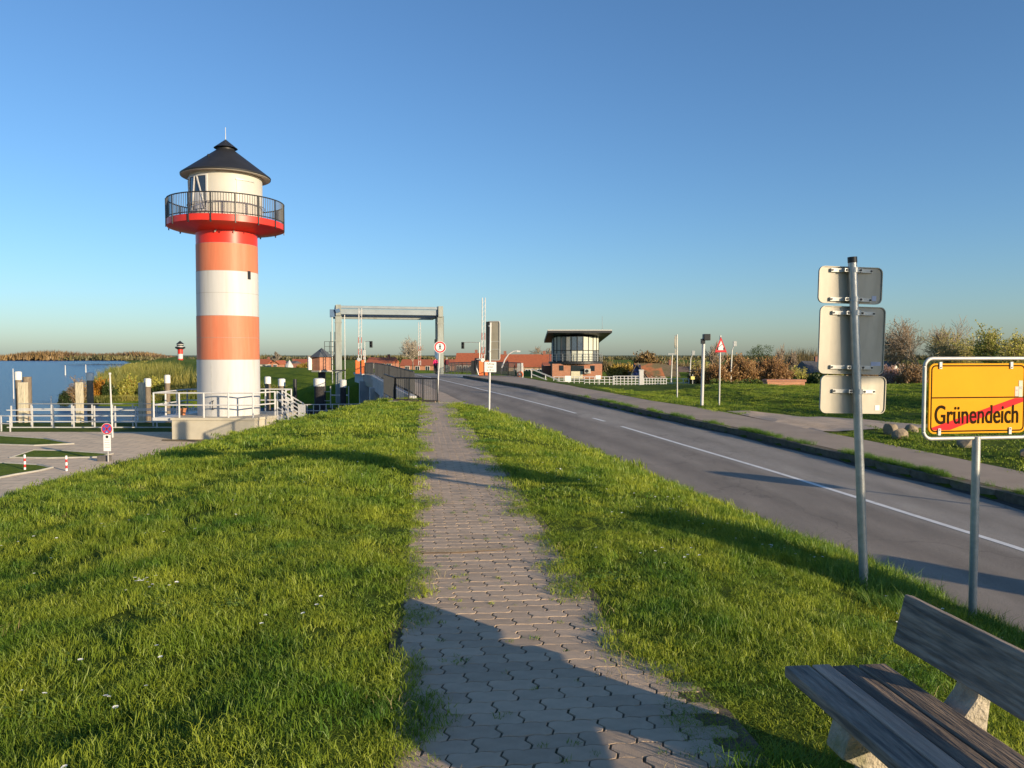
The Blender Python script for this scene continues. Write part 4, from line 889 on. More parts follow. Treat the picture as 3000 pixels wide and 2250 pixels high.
# railings on the bridge
def bar_railing(name, label, pts, h, m, gap, each=False, r=.011, post_gap=2.0, pr=.035):
    P = [Vector(p) for p in pts]; t = thing(name, label, 'railing', P[0]); o0 = P[0]; mbb = MB()
    for a, b in zip(P[:-1], P[1:]):
        a, b = a - o0, b - o0; L = (b - a).length
        for z, rr in ((h, .032), (.10, .02)): MB().cyl(a + Vector((0, 0, z)), b + Vector((0, 0, z)), rr, n=6).build('rail', m, t)
        n = max(1, int(L / gap))
        for i in range(1, n):
            p = a.lerp(b, i / n)
            if each: MB().cyl(p + Vector((0, 0, .1)), p + Vector((0, 0, h)), r, n=5).build('bar', m, t)
            else: mbb.cyl(p + Vector((0, 0, .1)), p + Vector((0, 0, h)), r, n=4, cap=False)
        n = max(1, round(L / post_gap))
        for i in range(n + 1):
            p = a.lerp(b, i / n); MB().box(p + Vector((0, 0, h / 2 - .05)), (.06, .06, h + .06)).build('post', m, t)
    if not each: tag(mbb.build('bars', m, t), kind='stuff')
    return t
def rp_(y, off=0): return (ledge(y) + .12 + off, y, float(road_z(y)) + .05)
bar_railing('bridge_railing', 'long grey bar railing along the left side of the bridge', [rp_(35.5), rp_(50), rp_(65)], 1.08, mat('grey_railing_paint', (.055, .058, .062), rough=.6, metal=.0, var=.1), .14, r=.011)
bar_railing('bridge_railing', 'bar railing on the left of the bridge beyond the orange barrier drive', [rp_(67), rp_(78), rp_(96)], 1.08, MATS['grey_railing_paint'], .14, r=.012)
def rr_(y): return (redge(y) - .2, y, float(road_z(y)) + .12)
bar_railing('bridge_railing', 'bar railing on the right side of the bridge by the walkers', [rr_(57.5), rr_(62), rr_(78), rr_(95)], 1.08, MATS['grey_railing_paint'], .14, r=.012)
# near railing at the wing wall
fA, fB, fC = at(1281, 1168, 31.0), at(1158, 1160, 32.2), at(1145, 1150, 36.0)
zb = -.30
bar_railing('abutment_railing', 'dark short bar railing on the wing wall where the block path ends', [(fA.x, fA.y, zb), (fB.x, fB.y, zb)], 1.0, dark_rail, .105, each=True, r=.013, post_gap=.85)
bar_railing('abutment_railing', 'grey sunlit return of bar railing joining wing wall and bridge', [(fB.x, fB.y, zb), (fC.x - .3, fC.y, zb + .05)], 1.0, MATS['grey_railing_paint'], .12, r=.012)
ww = thing('wing_wall', 'low concrete wing wall with pale coping at the end of the path', 'wall', (fA.x, fA.y, -.9))
dv = Vector((fB.x - fA.x, fB.y - fA.y, 0)); nn = dv.normalized()
MB().bar((0, .05, .2), (dv.x, dv.y + .05, .2), .32, 1.0).build('wall', mat('dark_brown_wall', (.16, .12, .09), rough=.9, var=.2, scale=3), ww)  # wall in a dark brown tone below the paler coping
MB().bar(-nn * .25 + Vector((0, 0, .58)), dv + nn * .2 + Vector((0, 0, .58)), .42, .12).build('coping', con_light, ww, bevel=.02)
MB().box((.25, -.12, .42), (.5, .35, .45), .3).build('end_stone', mat('yellow_sandstone', (.5, .42, .24), rough=.9, var=.2, scale=6), ww, bevel=.05)

# barrier drives with raised booms
orange_m = mat('barrier_orange', (.66, .15, .03), rough=.5, var=.08); 
boom_w = mat('boom_white', (.55, .54, .52), rough=.5); boom_r = mat('boom_faded_red', (.45, .17, .14), rough=.5)
def barrier(px, ybase, ytop, Y, label, w=10, drive=True, lean=0):
    b = at(px, ybase, Y); tp = at(px + lean, ytop, Y); t = thing('barrier_boom', label, 'barrier', b, BH, 'raised bridge barriers'); h = tp.z - b.z; s = Y / FPX
    if drive:
        MB().box((-.16, 0, .58), (.36, .45, 1.16)).build('drive_housing', orange_m, t, bevel=.02); MB().box((.3, 0, .58), (.26, .4, 1.16)).build('drive_housing', orange_m, t, bevel=.02); MB().cyl((-.05, -.25, 1.22), (-.05, .25, 1.22), .16, n=12).build('pivot', galv, t)
    n = 9; z0 = 1.15 if drive else .4
    for sx, rr in ((-.10, .04), (.14, .036)):
        for k in range(n):
            a, c = z0 + (h - z0) * k / n, z0 + (h - z0) * (k + 1) / n
            MB().cyl((sx + lean * s * a / h, 0, a), (sx + lean * s * c / h, 0, c), rr, n=6).build('boom_band', boom_r if k in (1, 3) else boom_w, t)
    for k in range(12):
        a = z0 + .3 + (h - z0 - .4) * k / 12; MB().bar((-.12 + lean * s * a / h, 0, a), (.16 + lean * s * a / h, 0, a + .3), .02, .02).build('boom_lattice', boom_w, t)
barrier(1053, 1095, 903, 66, 'raised barrier boom on an orange drive at the left bridge railing', lean=3)
barrier(1414, 1100, 872, 61, 'tall raised barrier boom on an orange drive at the right bridge railing', lean=3)
barrier(1229, 1080, 944, 92, 'raised barrier boom at the far end seen through the portal', drive=False)
barrier(1067, 1070, 1020, 96, 'short red and white boom stub behind the left barrier', drive=False)

# traffic lights
def traffic_light(px_head, py_head, px_pole, ybase, Y, label):
    hd = at(px_head, py_head, Y); pb = at(px_pole, ybase, Y); t = thing('traffic_light', label, 'traffic light', pb); h = hd - pb
    MB().cyl((0, 0, 0), (0, 0, h.z + .25), .07, .05, 8).build('mast', galv, t, True)
    MB().tube([(0, 0, h.z + .22), (h.x * .5, 0, h.z + .26), (h.x, 0, h.z + .22)], .04, 6).build('arm', galv, t)
    MB().box((h.x, 0, h.z - .12), (.36, .25, .80)).build('signal_head', black_metal, t, bevel=.04)
    for dz in (.08, -.28): MB().cyl((h.x, -.14, h.z + dz), (h.x, -.30, h.z + dz), .12, .13, 10, False).build('visor', black_metal, t)
traffic_light(1087, 1006, 1069, 1075, 95, 'dark signal head on a cantilever arm inside the portal')
traffic_light(1356, 1009, 1405, 1098, 92, 'dark signal head on a long arm right of the portal')
b = at(1281, 1095, 79.5); t = thing('signal_mast', 'dark narrow signal mast beside the right portal pillar', 'mast', b)
MB().cyl((0, 0, 0), (0, 0, 3.6), .05, n=8).build('mast', black_metal, t); MB().box((-.12, 0, 3.35), (.28, .25, .4)).build('signal_head', black_metal, t); MB().box((-.05, -.1, 2.0), (.36, .3, 1.0)).build('control_box', blue_steel, t, bevel=.05)
b = at(1402, 1098, 60); t = thing('barrier_guard', 'white tubular guard frame beside the right orange barrier drive', 'guard', b)
MB().tube([(0, 0, 0), (-.15, 0, .5), (-.15, 0, 1.2), (.2, 0, 1.25)], .045, 6).build('tube', white_steel, t, True); MB().box((-.4, .3, .55), (.35, .35, 1.1)).build('cabinet', black_metal, t)

# brick hut on its pier
b = at(943, 1085, 70); t = thing('brick_hut', 'small octagonal red brick hut with grey pyramid roof on a dark pier', 'hut', (b.x, b.y, b.z), .55)
rr = .86
def ngon(n, r, a0=0): return [(r * math.cos(a0 + 2 * math.pi * i / n), r * math.sin(a0 + 2 * math.pi * i / n)) for i in range(n)]
MB().prism(ngon(6, rr), 0, 1.25).build('wall', brick_red, t)
mb = MB(); hx = ngon(6, rr * 1.28); mb.add([(x, y, 1.22) for x, y in hx] + [(0, 0, 2.05)], [(i, (i + 1) % 6, 6) for i in range(6)] + [tuple(range(6))]); mb.build('roof', mat('slate', (.09, .10, .11), rough=.6, var=.15), t)
MB().prism(ngon(6, rr * 1.12), -.14, -.002).build('floor_slab', con_light, t)
MB().cyl((0, 0, -7), (0, 0, -.145), .34, n=10).build('pier', MATS['tarred_timber'], t)
MB().bar((.3, .2, -.07), (2.6, 2.0, -.07), .8, .1).build('footbridge', dark_rail, t)
MB().box((-1.05, .2, .65), (.3, .3, 1.2)).build('lamp_box', white_steel, t); MB().box((-1.05, .2, 1.3), (.5, .4, .12)).build('lamp_roof', black_metal, t)
# fender wall and low railing in the bridge shadow
t = thing('fender_wall', 'dark timber fender wall in the bridge shadow', 'wall', (-20, 66, -6))
for i in range(12): MB().box((i * .75 - 1.0, .15 * i, 1.45 + .08 * math.sin(i * 2)), (.62, .35, 3.0)).build('plank', MATS['tarred_timber'], t)
for z in (2.1, 1.0): MB().bar((-1.6, -.3, z), (7.8, 1.5, z), .18, .22).build('waler', MATS['tarred_timber'], t)
gx = at(985, 1150, 68)
t = thing('service_platform', 'grey steel service ladders and landing under the bridge', 'platform', (gx.x, gx.y, -4.2))
for sx in (-1.1, -.5, .5, 1.1): MB().box((sx, 0, 1.3), (.08, .08, 3.6)).build('post', galv_dull, t)
for z in (.2, 1.0, 1.8, 2.6): MB().bar((-1.1, 0, z), (-.5, 0, z), .05, .05).build('rung', galv_dull, t)
for z in (.0, 2.3): MB().bar((-.5, 0, z), (1.1, 0, z), .09, .12).build('beam', galv_dull, t)
for sx, sz in ((.0, -.5), (1.6, -.6)): MB().box((sx, -.3, sz), (.42, .06, .42)).build('notice_plate', sign_white, t)
lr = at(900, 1226, 53); le = at(1040, 1226, 53)
t = thing('landing_railing', 'low white railing by the water in the shade right of the lighthouse stairs', 'railing', (lr.x, lr.y, lr.z - .3))
for i in range(9): MB().cyl((i * (le.x - lr.x) / 8, .1 * i, 0), (i * (le.x - lr.x) / 8, .1 * i, 1.25), .035, n=6).build('post', white_steel, t)
for z in (.4, .82, 1.25): MB().cyl((-.6, 0, z), (le.x - lr.x + .3, .85, z), .03, n=6).build('rail', white_steel, t)
MB().box(((le.x - lr.x) / 2, .5, -.15), (le.x - lr.x + 1, 1.6, .25)).build('pontoon', con_light, t)

# ------------------------------------------------------------------ signs in the middle distance
b = onz(1281, 1161, -.28); t = thing('round_sign', 'round red-ringed no-pedestrians sign on a white post at the path end', 'sign', b); Y = b.y; s = Y / FPX
zc = at(1292, 1017, Y).z - b.z; xc = 9 * s; rr = 17.5 * s
MB().cyl((0, 0, 0), (xc, 0, zc + rr * .9), .034, n=10).build('post', white_steel, t, True)
disc(rr, -.06, -.045, 40, xc, zc).build('plate', sign_white, t); 
def annulus(r0, r1, y, cx, cz, m, par, name, n=40):
    return MB().add([(cx + r * math.cos(2 * math.pi * i / n), y, cz + r * math.sin(2 * math.pi * i / n)) for r in (r0, r1) for i in range(n)], [(i, (i + 1) % n, n + (i + 1) % n, n + i) for i in range(n)]).build(name, m, par)
annulus(rr * .93, rr * .70, -.0615, xc, zc, sign_red, t, 'red_ring')
g = rr * .1
ped = MB()
def strip(pts, w):
    for a, b_ in zip(pts[:-1], pts[1:]):
        a, b_ = Vector((a[0], 0, a[1])), Vector((b_[0], 0, b_[1])); d = (b_ - a).normalized(); n_ = Vector((-d.z, 0, d.x)) * w / 2
        ped.add([Vector((xc, -.0625, zc)) + v for v in (a - n_, b_ - n_, b_ + n_, a + n_)], [(0, 1, 2, 3)])
strip([(0, 3.2 * g), (0, -.6 * g)], 2.0 * g); strip([(0, -.4 * g), (1.3 * g, -2.6 * g), (1.9 * g, -5 * g)], 1.1 * g); strip([(0, -.4 * g), (-.8 * g, -2.6 * g), (-2.2 * g, -4.8 * g)], 1.1 * g); strip([(0, 2.8 * g), (1.9 * g, .6 * g)], .8 * g); strip([(0, 2.8 * g), (-1.8 * g, .2 * g)], .8 * g)
ped.add([(xc + 1.0 * g * math.cos(i * .6283), -.0625, zc + 4.5 * g + 1.0 * g * math.sin(i * .6283)) for i in range(10)], [tuple(range(10))]); ped.build('walking_figure', sign_black, t)

b = onz(1433, 1207, -.38); t = thing('sign_post', 'tall grey box sign seen from behind with small white notice on white post', 'sign', b); Y = b.y; s = Y / FPX
zz = lambda py: at(1433, py, Y).z - b.z
top = at(1437, 940, Y)
MB().cyl((0, 0, 0), (top.x - b.x, 0, zz(945)), .036, n=12).build('post', white_steel, t, True)
wbx = 34 * s; hbx = zz(941) - zz(1055)
bxp = Matrix.Translation((16 * s - .02, .22, (zz(941) + zz(1055)) / 2)) @ Matrix.Rotation(R(-14), 4, 'Z')
box = MB().slab(rrect(wbx * 1.05, hbx, .05), -.04, .03).build('sign_box', mat('beige_sign_back', (.30, .28, .22), rough=.55, var=.08), t); box.matrix_local = bxp
fr = rrect(wbx * 1.05, hbx, .05); MB().tube([(x, -.04, z) for x, z in fr] + [(fr[0][0], -.04, fr[0][1])], .022, 6).build('rim', galv_dull, box, True)
MB().box((-wbx * .5, -.06, 0), (.12, .12, hbx * .99)).build('side_case', black_metal, box)
for q in (-.02, -.22): MB().box((.03, -.05, hbx * q), (wbx * .8, .02, .02)).build('stiffener', galv_dull, box)
for q in (zz(955), zz(1030)): MB().cyl((.02, 0, q - .03), (.02, 0, q + .03), .05, n=10).build('clamp', galv, t)
npx = (1437 - 1433) * s; nz = (zz(1060) + zz(1090)) / 2; MB().slab([(x + npx, z + nz) for x, z in rrect(34.5 * s, zz(1060) - zz(1090), .02)], -.075, -.055).build('notice_plate', sign_white, t)
for k, tx in enumerate(('Fußweg', 'endet', 'in 30 m')):
    me = text_mesh(tx, .085, 1, mat('notice_print', (.22, .24, .18), rough=.6), off=.0012); o = link('lettering', me, t); o.location = (npx, -.077, nz + .11 - .11 * k)

# far side of the road
b = onz(1984, 1165, -.33); t = thing('road_sign', 'grey post with a round sign seen edge-on beyond the far pavement', 'sign', b); s = b.y / FPX; hh = at(1981, 980, b.y).z - b.z
MB().cyl((0, 0, 0), (-.03, 0, hh), .032, n=10).build('post', galv_dull, t, True); d_ = disc(.30, -.012, .012).build('disc', alu, t); d_.location = (-.10, .05, hh - .33); d_.rotation_euler = (0, 0, R(72))
d_ = MB().slab(rrect(.42, .24, .03), -.01, .01).build('small_plate', alu, t); d_.location = (-.09, .05, hh - .80); d_.rotation_euler = (0, 0, R(72))
b = onz(2056, 1190, -.37); t = thing('camera_mast', 'thick white mast with a black box head beyond the far pavement', 'mast', b); s = b.y / FPX; hh = at(2060, 979, b.y).z - b.z
MB().cyl((0, 0, -.1), (.05, 0, hh - .15), .062, n=14).build('mast', white_paint, t, True); MB().box((.16, 0, hh - .12), (.26, .3, .25)).build('head', black_metal, t, bevel=.02); MB().box((.02, 0, hh - .28), (.14, .18, .2)).build('bracket', black_metal, t)
b = onz(2107, 1187, -.36); t = thing('warning_sign', 'red-bordered triangular opening-bridge warning sign on a grey post', 'sign', b); s = b.y / FPX; z1 = at(2109, 987, b.y).z - b.z; z0 = at(2109, 1032, b.y).z - b.z; hw = 17.5 * s
MB().cyl((0, 0, 0), (.02, 0, z1 + .06), .032, n=10).build('post', galv_dull, t, True)
MB().slab([(.03 - hw, z0), (.03 + hw, z0), (.03, z1)], -.06, -.045).build('plate', sign_red, t)
q = hw * .62; MB().slab([(.03 - q, z0 + .085), (.03 + q, z0 + .085), (.03, z0 + .085 + (z1 - z0) * .62)], -.064, -.0605).build('white_field', sign_white, t)
for sx in (-.13, .12): MB().box((.03 + sx, -.066, z0 + .14), (.055, .003, .10)).build('bridge_pier', sign_black, t)
MB().bar((.03 - .12, -.066, z0 + .19), (.03 + .07, -.066, z0 + .33), .003, .022, up=(0, 0, 1)).build('bridge_leaf', sign_black, t)
# street lamps
def street_lamp(px, yb, yt, Y, label, tee=False):
    b = at(px, yb, Y); hh = at(px, yt, Y).z - b.z; t = thing('street_lamp', label, 'street lamp', b, 0, 'street lamps')
    MB().cyl((0, 0, 0), (.1, 0, hh), .07, .045, 8).build('pole', galv_dull, t, True)
    if tee: MB().box((.1, 0, hh), (.9, .25, .12)).build('lamp_head', galv, t)
    else: MB().tube([(.1, 0, hh), (.25, 0, hh + .35)], .04, 6).build('arm', galv_dull, t); MB().box((.32, 0, hh + .5), (.25, .2, .4)).build('lamp_head', galv, t)
street_lamp(1966, 1120, 1037, 75, 'slim street lamp with a flat T head behind the edge-on sign', True)
street_lamp(2020, 1118, 1050, 70, 'slim street lamp left of the thick white mast')
street_lamp(2140, 1120, 1025, 62, 'slim street lamp right of the triangular warning sign')
b = at(1470, 1070, 62); t = thing('curved_lamp', 'white lamp post bent in a wide arc in front of the red roofs', 'street lamp', b); MB().tube([(0, 0, -.2), (.25, 0, .45), (.55, 0, .9), (.95, 0, 1.12), (1.3, 0, 1.18)], .055, 8).build('pole', white_paint, t, True); MB().box((1.35, 0, 1.12), (.3, .16, .12)).build('lamp_head', white_steel, t)
# lifebuoy stand
b = at(1524, 1108, 59); t = thing('lifebuoy_stand', 'white stand with red and white lifebuoy at the end of the bridge railing', 'lifebuoy', b)
MB().box((0, 0, .45), (.5, .12, .95)).build('stand', white_paint, t); q = MB(); n = 24
ringv = [(.17 + .05 * math.cos(v), w) for w in range(n) for v in (0, 1.57, 3.14, 4.71)]
q.tube([(.19 * math.cos(2 * math.pi * i / 24), -.12, .3 + .19 * math.sin(2 * math.pi * i / 24)) for i in range(25)], .055, 6); q.build('lifebuoy', orange_m, t, True); MB().box((0, 0, 1.02), (.45, .3, .28)).build('cabinet', white_steel, t)
# white handrails of the stairs by the control building
t = thing('stair_handrail', 'white sloping handrail of the steps left of the control building', 'railing', at(1557, 1110, 58))
a = Vector((0, 0, .75)); c = at(1640, 1117, 57) - at(1557, 1110, 58); 
MB().bar(a, c + Vector((0, 0, .05)), .05, .09).build('rail', white_paint, t); MB().bar(a - Vector((0, 0, .38)), c * .55 + Vector((0, 0, .02)), .05, .07).build('rail', white_paint, t)
for f in (0, .5, .95): MB().cyl(c * f + Vector((0, 0, -.3)), c * f + Vector((0, 0, .75 - .72 * f)), .04, n=6).build('post', white_paint, t)

# ------------------------------------------------------------------ bridge control building
CB = at(1690, 1112, 100); CB.z = -1.6
t = thing('control_building', 'bridge control building with curved glass upper storey, flat dark roof and brick base', 'building', CB)
s100 = 100 / FPX
def cz(py): return at(1690, py, 100).z - CB.z
def cxp(px): return (px - 1690) * s100
zb0, zb1 = 0, cz(1066)
wl_ = MB().box((cxp(1691), 3.0, zb1 / 2), (cxp(1764) - cxp(1618), 6.0, zb1)); wl_ = wl_.build('wall', brick_red, t)
MB().box((cxp(1606), 4.5, (zb1 - .3) / 2), (1.3, 3.0, zb1 - .3)).build('side_wall', brick_dark, t)
def win(cx, zc_, w, h, fm=dark_rail, gm=dark_glass, par=None, y=-.0):
    f = MB().box((cx, y - .03, zc_), (w + .12, .06, h + .12)).build('window', fm, par or t); MB().box((cx, y - .07, zc_), (w, .03, h)).build('pane', gm, f); return f
win(cxp(1645), cz(1078), .42, .55); win(cxp(1736), cz(1079), .42, .60)
win(cxp(1692), cz(1079), 1.55, .62); f = MB().box((cxp(1690), -.04, cz(1099)), (1.5, .08, 1.0)).build('door', mat('pale_yellow_door', (.60, .56, .40), rough=.6), t); MB().box((cxp(1690) + .55, -.1, cz(1099)), (.05, .05, .2)).build('handle', galv, f)
ac = MB().box((cxp(1720), -.3, cz(1087)), (.80, .5, .62)).build('air_conditioner', cream, t, bevel=.03); MB().lathe([(0, 0), (.22, 0), (.22, .03), (0, .03)], n=20).build('fan', black_metal, ac).matrix_local = Matrix.Translation((cxp(1720) - .08, -.56, cz(1087))) @ Matrix.Rotation(math.pi / 2, 4, 'X')
# balcony ring and curved glazing
cxm = cxp(1691); RG = 3.15; yc = 2.9
def arc(r, n=24, a0=200, a1=340): return [(cxm + r * math.cos(R(a0 + (a1 - a0) * i / n)), yc + r * math.sin(R(a0 + (a1 - a0) * i / n))) for i in range(n + 1)]
MB().prism(arc(RG + .45, 24, 185, 355) + [(cxm + RG + .3, 6), (cxm - RG - .3, 6)], zb1 + .0, zb1 + .28).build('balcony', dark_rail, t)
zg0, zg1 = zb1 + .28, cz(985)
MB().prism(arc(RG - .02, 24, 180, 360) + [(cxm + RG - .1, 6), (cxm - RG + .1, 6)], zg0, zg1).build('core', mat('control_room_interior', (.16, .17, .17), rough=.6, var=.3, scale=.8), t)
blind = mat('pale_blind', (.52, .54, .46), rough=.6, var=.05); refl = mat('sky_reflecting_glass', (.05, .08, .13), rough=.04, spec=1.0); greyg = mat('grey_tinted_glass', (.26, .28, .28), rough=.05, spec=.9)
NP = 10; angs = [202 + (338 - 202) * i / NP for i in range(NP + 1)]
for i in range(NP):
    a0, a1 = R(angs[i] + .8), R(angs[i + 1] - .8); r_ = RG + .03
    for lo, hi, k in ((zg0 + .08, zg0 + 1.42, 0), (zg0 + 1.50, zg1 - .04, 1)):
        p = [(cxm + r_ * math.cos(a), yc + r_ * math.sin(a)) for a in (a0, a1)]
        m = refl if (k == 1 and 3 < i < 6) else blind if (4 <= i <= 7) else greyg if i % 2 else mat('dim_glass', (.12, .14, .16), rough=.05, spec=.9)
        if k == 1 and i >= 6: m = blind
        MB().add([(p[0][0], p[0][1], lo), (p[1][0], p[1][1], lo), (p[1][0], p[1][1], hi), (p[0][0], p[0][1], hi)] + [(x * .995 + cxm * .005, y + .05, z) for (x, y) in p for z in (lo, hi)], [(0, 1, 2, 3), (4, 5, 7, 6)]).build('window_pane', m, t)
for a in angs:
    p = (cxm + (RG + .06) * math.cos(R(a)), yc + (RG + .06) * math.sin(R(a))); MB().box((p[0], p[1], (zg0 + zg1) / 2), (.08, .08, zg1 - zg0), R(a)).build('mullion', dark_rail, t)
for zz_ in (zg0 + .04, zg0 + 1.46, zg1 - .02): MB().tube([(x, y, zz_) for x, y in arc(RG + .06, 20, 200, 340)], .04, 4).build('transom', dark_rail, t)
for a in np.linspace(190, 350, 11):
    p = (cxm + (RG + .42) * math.cos(R(a)), yc + (RG + .42) * math.sin(R(a))); MB().cyl((p[0], p[1], zb1 + .28), (p[0], p[1], zb1 + 1.3), .03, n=6).build('balcony_post', galv, t)
for zz_ in (zb1 + .62, zb1 + .95, zb1 + 1.3): MB().tube([(x, y, zz_) for x, y in arc(RG + .42, 20, 190, 350)], .022, 4).build('balcony_rail', galv, t)
# roof: tapered plate rising to the front
zr0, zr1 = cz(1003), cz(968)
fr_ = [(cxp(1602), -1.6), (cxp(1788), -1.6)]; bk_ = [(cxp(1772), 6.6), (cxp(1600), 6.6)]
mb = MB(); mb.add([(fr_[0][0], -1.6, zr1 - .35), (fr_[1][0], -1.6, zr1 - .35), (bk_[0][0], 6.6, zr0 + .05), (bk_[1][0], 6.6, zr0 + .05), (fr_[0][0], -1.6, zr1), (fr_[1][0], -1.6, zr1), (bk_[0][0], 6.6, zr0 + .4), (bk_[1][0], 6.6, zr0 + .4)], [(0, 3, 2, 1), (4, 5, 6, 7), (0, 1, 5, 4), (1, 2, 6, 5), (2, 3, 7, 6), (3, 0, 4, 7)])
mb.build('roof', mat('dark_roof_cladding', (.035, .038, .042), rough=.5, var=.1), t); MB().bar((fr_[0][0], -1.63, zr1 - .02), (fr_[1][0], -1.63, zr1 - .02), .06, .14).build('fascia_trim', galv_dull, t)
MB().cyl((cxp(1761), -1.0, zr1), (cxp(1761), -1.0, cz(928)), .03, .02, 6).build('antenna', galv, t)

# ------------------------------------------------------------------ houses
timber_w = mat('white_timber', (.66, .65, .62), rough=.6, var=.05); thatch = mat('mossy_thatch', (.16, .125, .075), rough=1, var=.25, scale=3, c3=(.12, .12, .045), c3scale=1.2); brown_roof = mat('brown_roof_tiles', (.13, .095, .08), rough=.85, var=.2, scale=2); dark_roof = mat('dark_grey_roof_tiles', (.10, .10, .105), rough=.8, var=.2, scale=2)
def house(label, px0, px1, yr, ye, ybase, Y, roof, wall, rz=0, depth=8, gable_side=False, wins=3, chim=True, group='houses beyond the bridge', white_win=True, moss=None):
    """ridge line at pixel yr, eaves at ye, foot at ybase; long side faces the camera unless gable_side"""
    b = at((px0 + px1) / 2, ybase, Y); s = Y / FPX; w = (px1 - px0) * s; he = (ybase - ye) * s; hr = (ybase - yr) * s
    t = thing('house', label, 'house', b, rz, group)
    if gable_side:
        MB().slab([(-w / 2, -1), (w / 2, -1), (w / 2, he), (0, hr), (-w / 2, he)], 0, depth).build('wall', wall, t)
        ov = .25; sl = (hr - he) / (w / 2); th = .16
        for sg in (-1, 1): MB().slab([(0, hr + .02), (sg * (w / 2 + ov), he - sl * ov + .02), (sg * (w / 2 + ov), he - sl * ov + th), (0, hr + .02 + th * 1.1)], -.35, depth + .3).build('roof', roof, t)
    else:
        MB().box((0, depth / 2, he / 2 - .5), (w * .97, depth, he + 1)).build('wall', wall, t)
        mb = MB(); o = .3; mb.add([(-w / 2, -o, he - .1), (w / 2, -o, he - .1), (w / 2, depth + o, he - .1), (-w / 2, depth + o, he - .1), (-w / 2 + .05, depth / 2, hr), (w / 2 - .05, depth / 2, hr)], [(0, 1, 5, 4), (2, 3, 4, 5), (0, 4, 3), (1, 2, 5), (0, 3, 2, 1)])
        rf = mb.build('roof', roof, t)
        if chim: MB().box((w * .22, depth / 2, hr + .15), (.5, .5, .9)).build('chimney', brick_dark, rf)
    for k in range(wins):
        x = (-w / 2 + w * (k + .5) / wins) * (.7 if gable_side else .9); hz = max(he * .55, .5)
        f = MB().box((x, -.04, hz), (.95, .08, 1.15)).build('window', timber_w if white_win else dark_rail, t)
        for sx in (-.22, .22): MB().box((x + sx, -.09, hz), (.36, .03, .95)).build('pane', dark_glass, f)
    return t
house('long low house with red tiled roof behind the left portal pillar', 1070, 1153, 1047, 1063, 1085, 150, roof_red, brick_red, wins=4)
house('low red-roofed house seen through the portal', 1170, 1336, 1053, 1070, 1092, 165, roof_red, brick_red, wins=5)
house('big red-roofed house right of the portal', 1332, 1416, 1034, 1066, 1098, 140, roof_red, brick_dark, wins=4)
house('red-roofed house with dark gable behind the tall box sign', 1425, 1500, 1038, 1070, 1100, 136, roof_red, brick_dark, wins=2)
house('long red-roofed house left of the control building', 1488, 1640, 1038, 1074, 1112, 128, roof_red, brick_mat('tan_brick', (.36, .24, .14), (.40, .27, .16), (.3, .25, .2)), wins=4)
house('dark brick annex against the control building', 1590, 1622, 1062, 1070, 1112, 112, roof_red, brick_red, wins=0, chim=False, depth=5)
h = house('half-timbered cottage with thatch and orange tiled roof beyond the fences', 1846, 1886, 1068, 1104, 1134, 86, thatch, timber_w, R(-12), 3, True, 1)
MB().box((0, -.06, 1.9), (.8, .06, 1.2)).build('gable_window', mat('blue_window_frame', (.04, .06, .2)), h)
for a, b_ in (((-1.2, .2), (-.1, 1.6)), ((1.2, .2), (.1, 1.6)), ((-1, .9), (1, .9)), ((-1.2, .05), (1.2, .05))): MB().bar((a[0], -.05, a[1] + .8), (b_[0], -.05, b_[1] + .8), .1, .1).build('timber_beam', mat('dark_beam', (.06, .05, .05)), h)
house('cottage with mossy orange tiled roof behind the half-timbered gable', 1868, 1948, 1065, 1104, 1134, 90, mat('mossy_orange_tiles', (.42, .15, .06), rough=.85, var=.2, scale=1.5, c3=(.17, .13, .06), c3scale=.5, c3amt=(.44, .55)), timber_w, 0, 6, False, 5, False)
house('brown-roofed barn right of the orange-roofed cottage', 1938, 1998, 1068, 1115, 1134, 104, thatch, brick_dark, 0, 8, False, 0)
house('long dark brown roof behind the street lamps', 1990, 2075, 1075, 1118, 1134, 112, brown_roof, brick_dark, 0, 8, False, 0, False)
house('red-brown low house behind the yellow shrubs right of the control building', 1775, 1850, 1078, 1100, 1134, 125, brown_roof, brick_red, 0, 8, False, 2)
house('steep dark gabled house glimpsed left of the sign backs', 2376, 2440, 1058, 1090, 1135, 100, dark_roof, brick_dark, 0, 7, False, 0)
house('white-timbered house front behind the pink shrubs left of the town sign', 2585, 2660, 1062, 1100, 1140, 96, dark_roof, timber_w, R(20), 7, True, 2)
# across the river, left of the portal
house('orange-roofed house on the far dike just right of the lighthouse', 745, 785, 1052, 1066, 1082, 210, roof_red, cream, 0, 8, False, 2, group='houses on the far dike')
house('red gabled house on the far dike', 795, 818, 1058, 1066, 1084, 200, roof_red, brick_red, 0, 8, True, 1, group='houses on the far dike')
house('low dark-roofed house on the far dike', 815, 860, 1058, 1064, 1082, 205, dark_roof, brick_dark, 0, 8, False, 3, group='houses on the far dike')
house('long red-roofed house on the far dike left of the hut', 850, 912, 1052, 1064, 1082, 215, roof_red, brick_red, 0, 8, False, 4, group='houses on the far dike')
p = at(848, 1078, 150); tt = thing('garden_tent', 'tiny white pointed tent on the far dike', 'tent', p); MB().lathe([(.8, -.3), (.7, .5), (0, 1.6)], n=8).build('canvas', white_paint, tt)

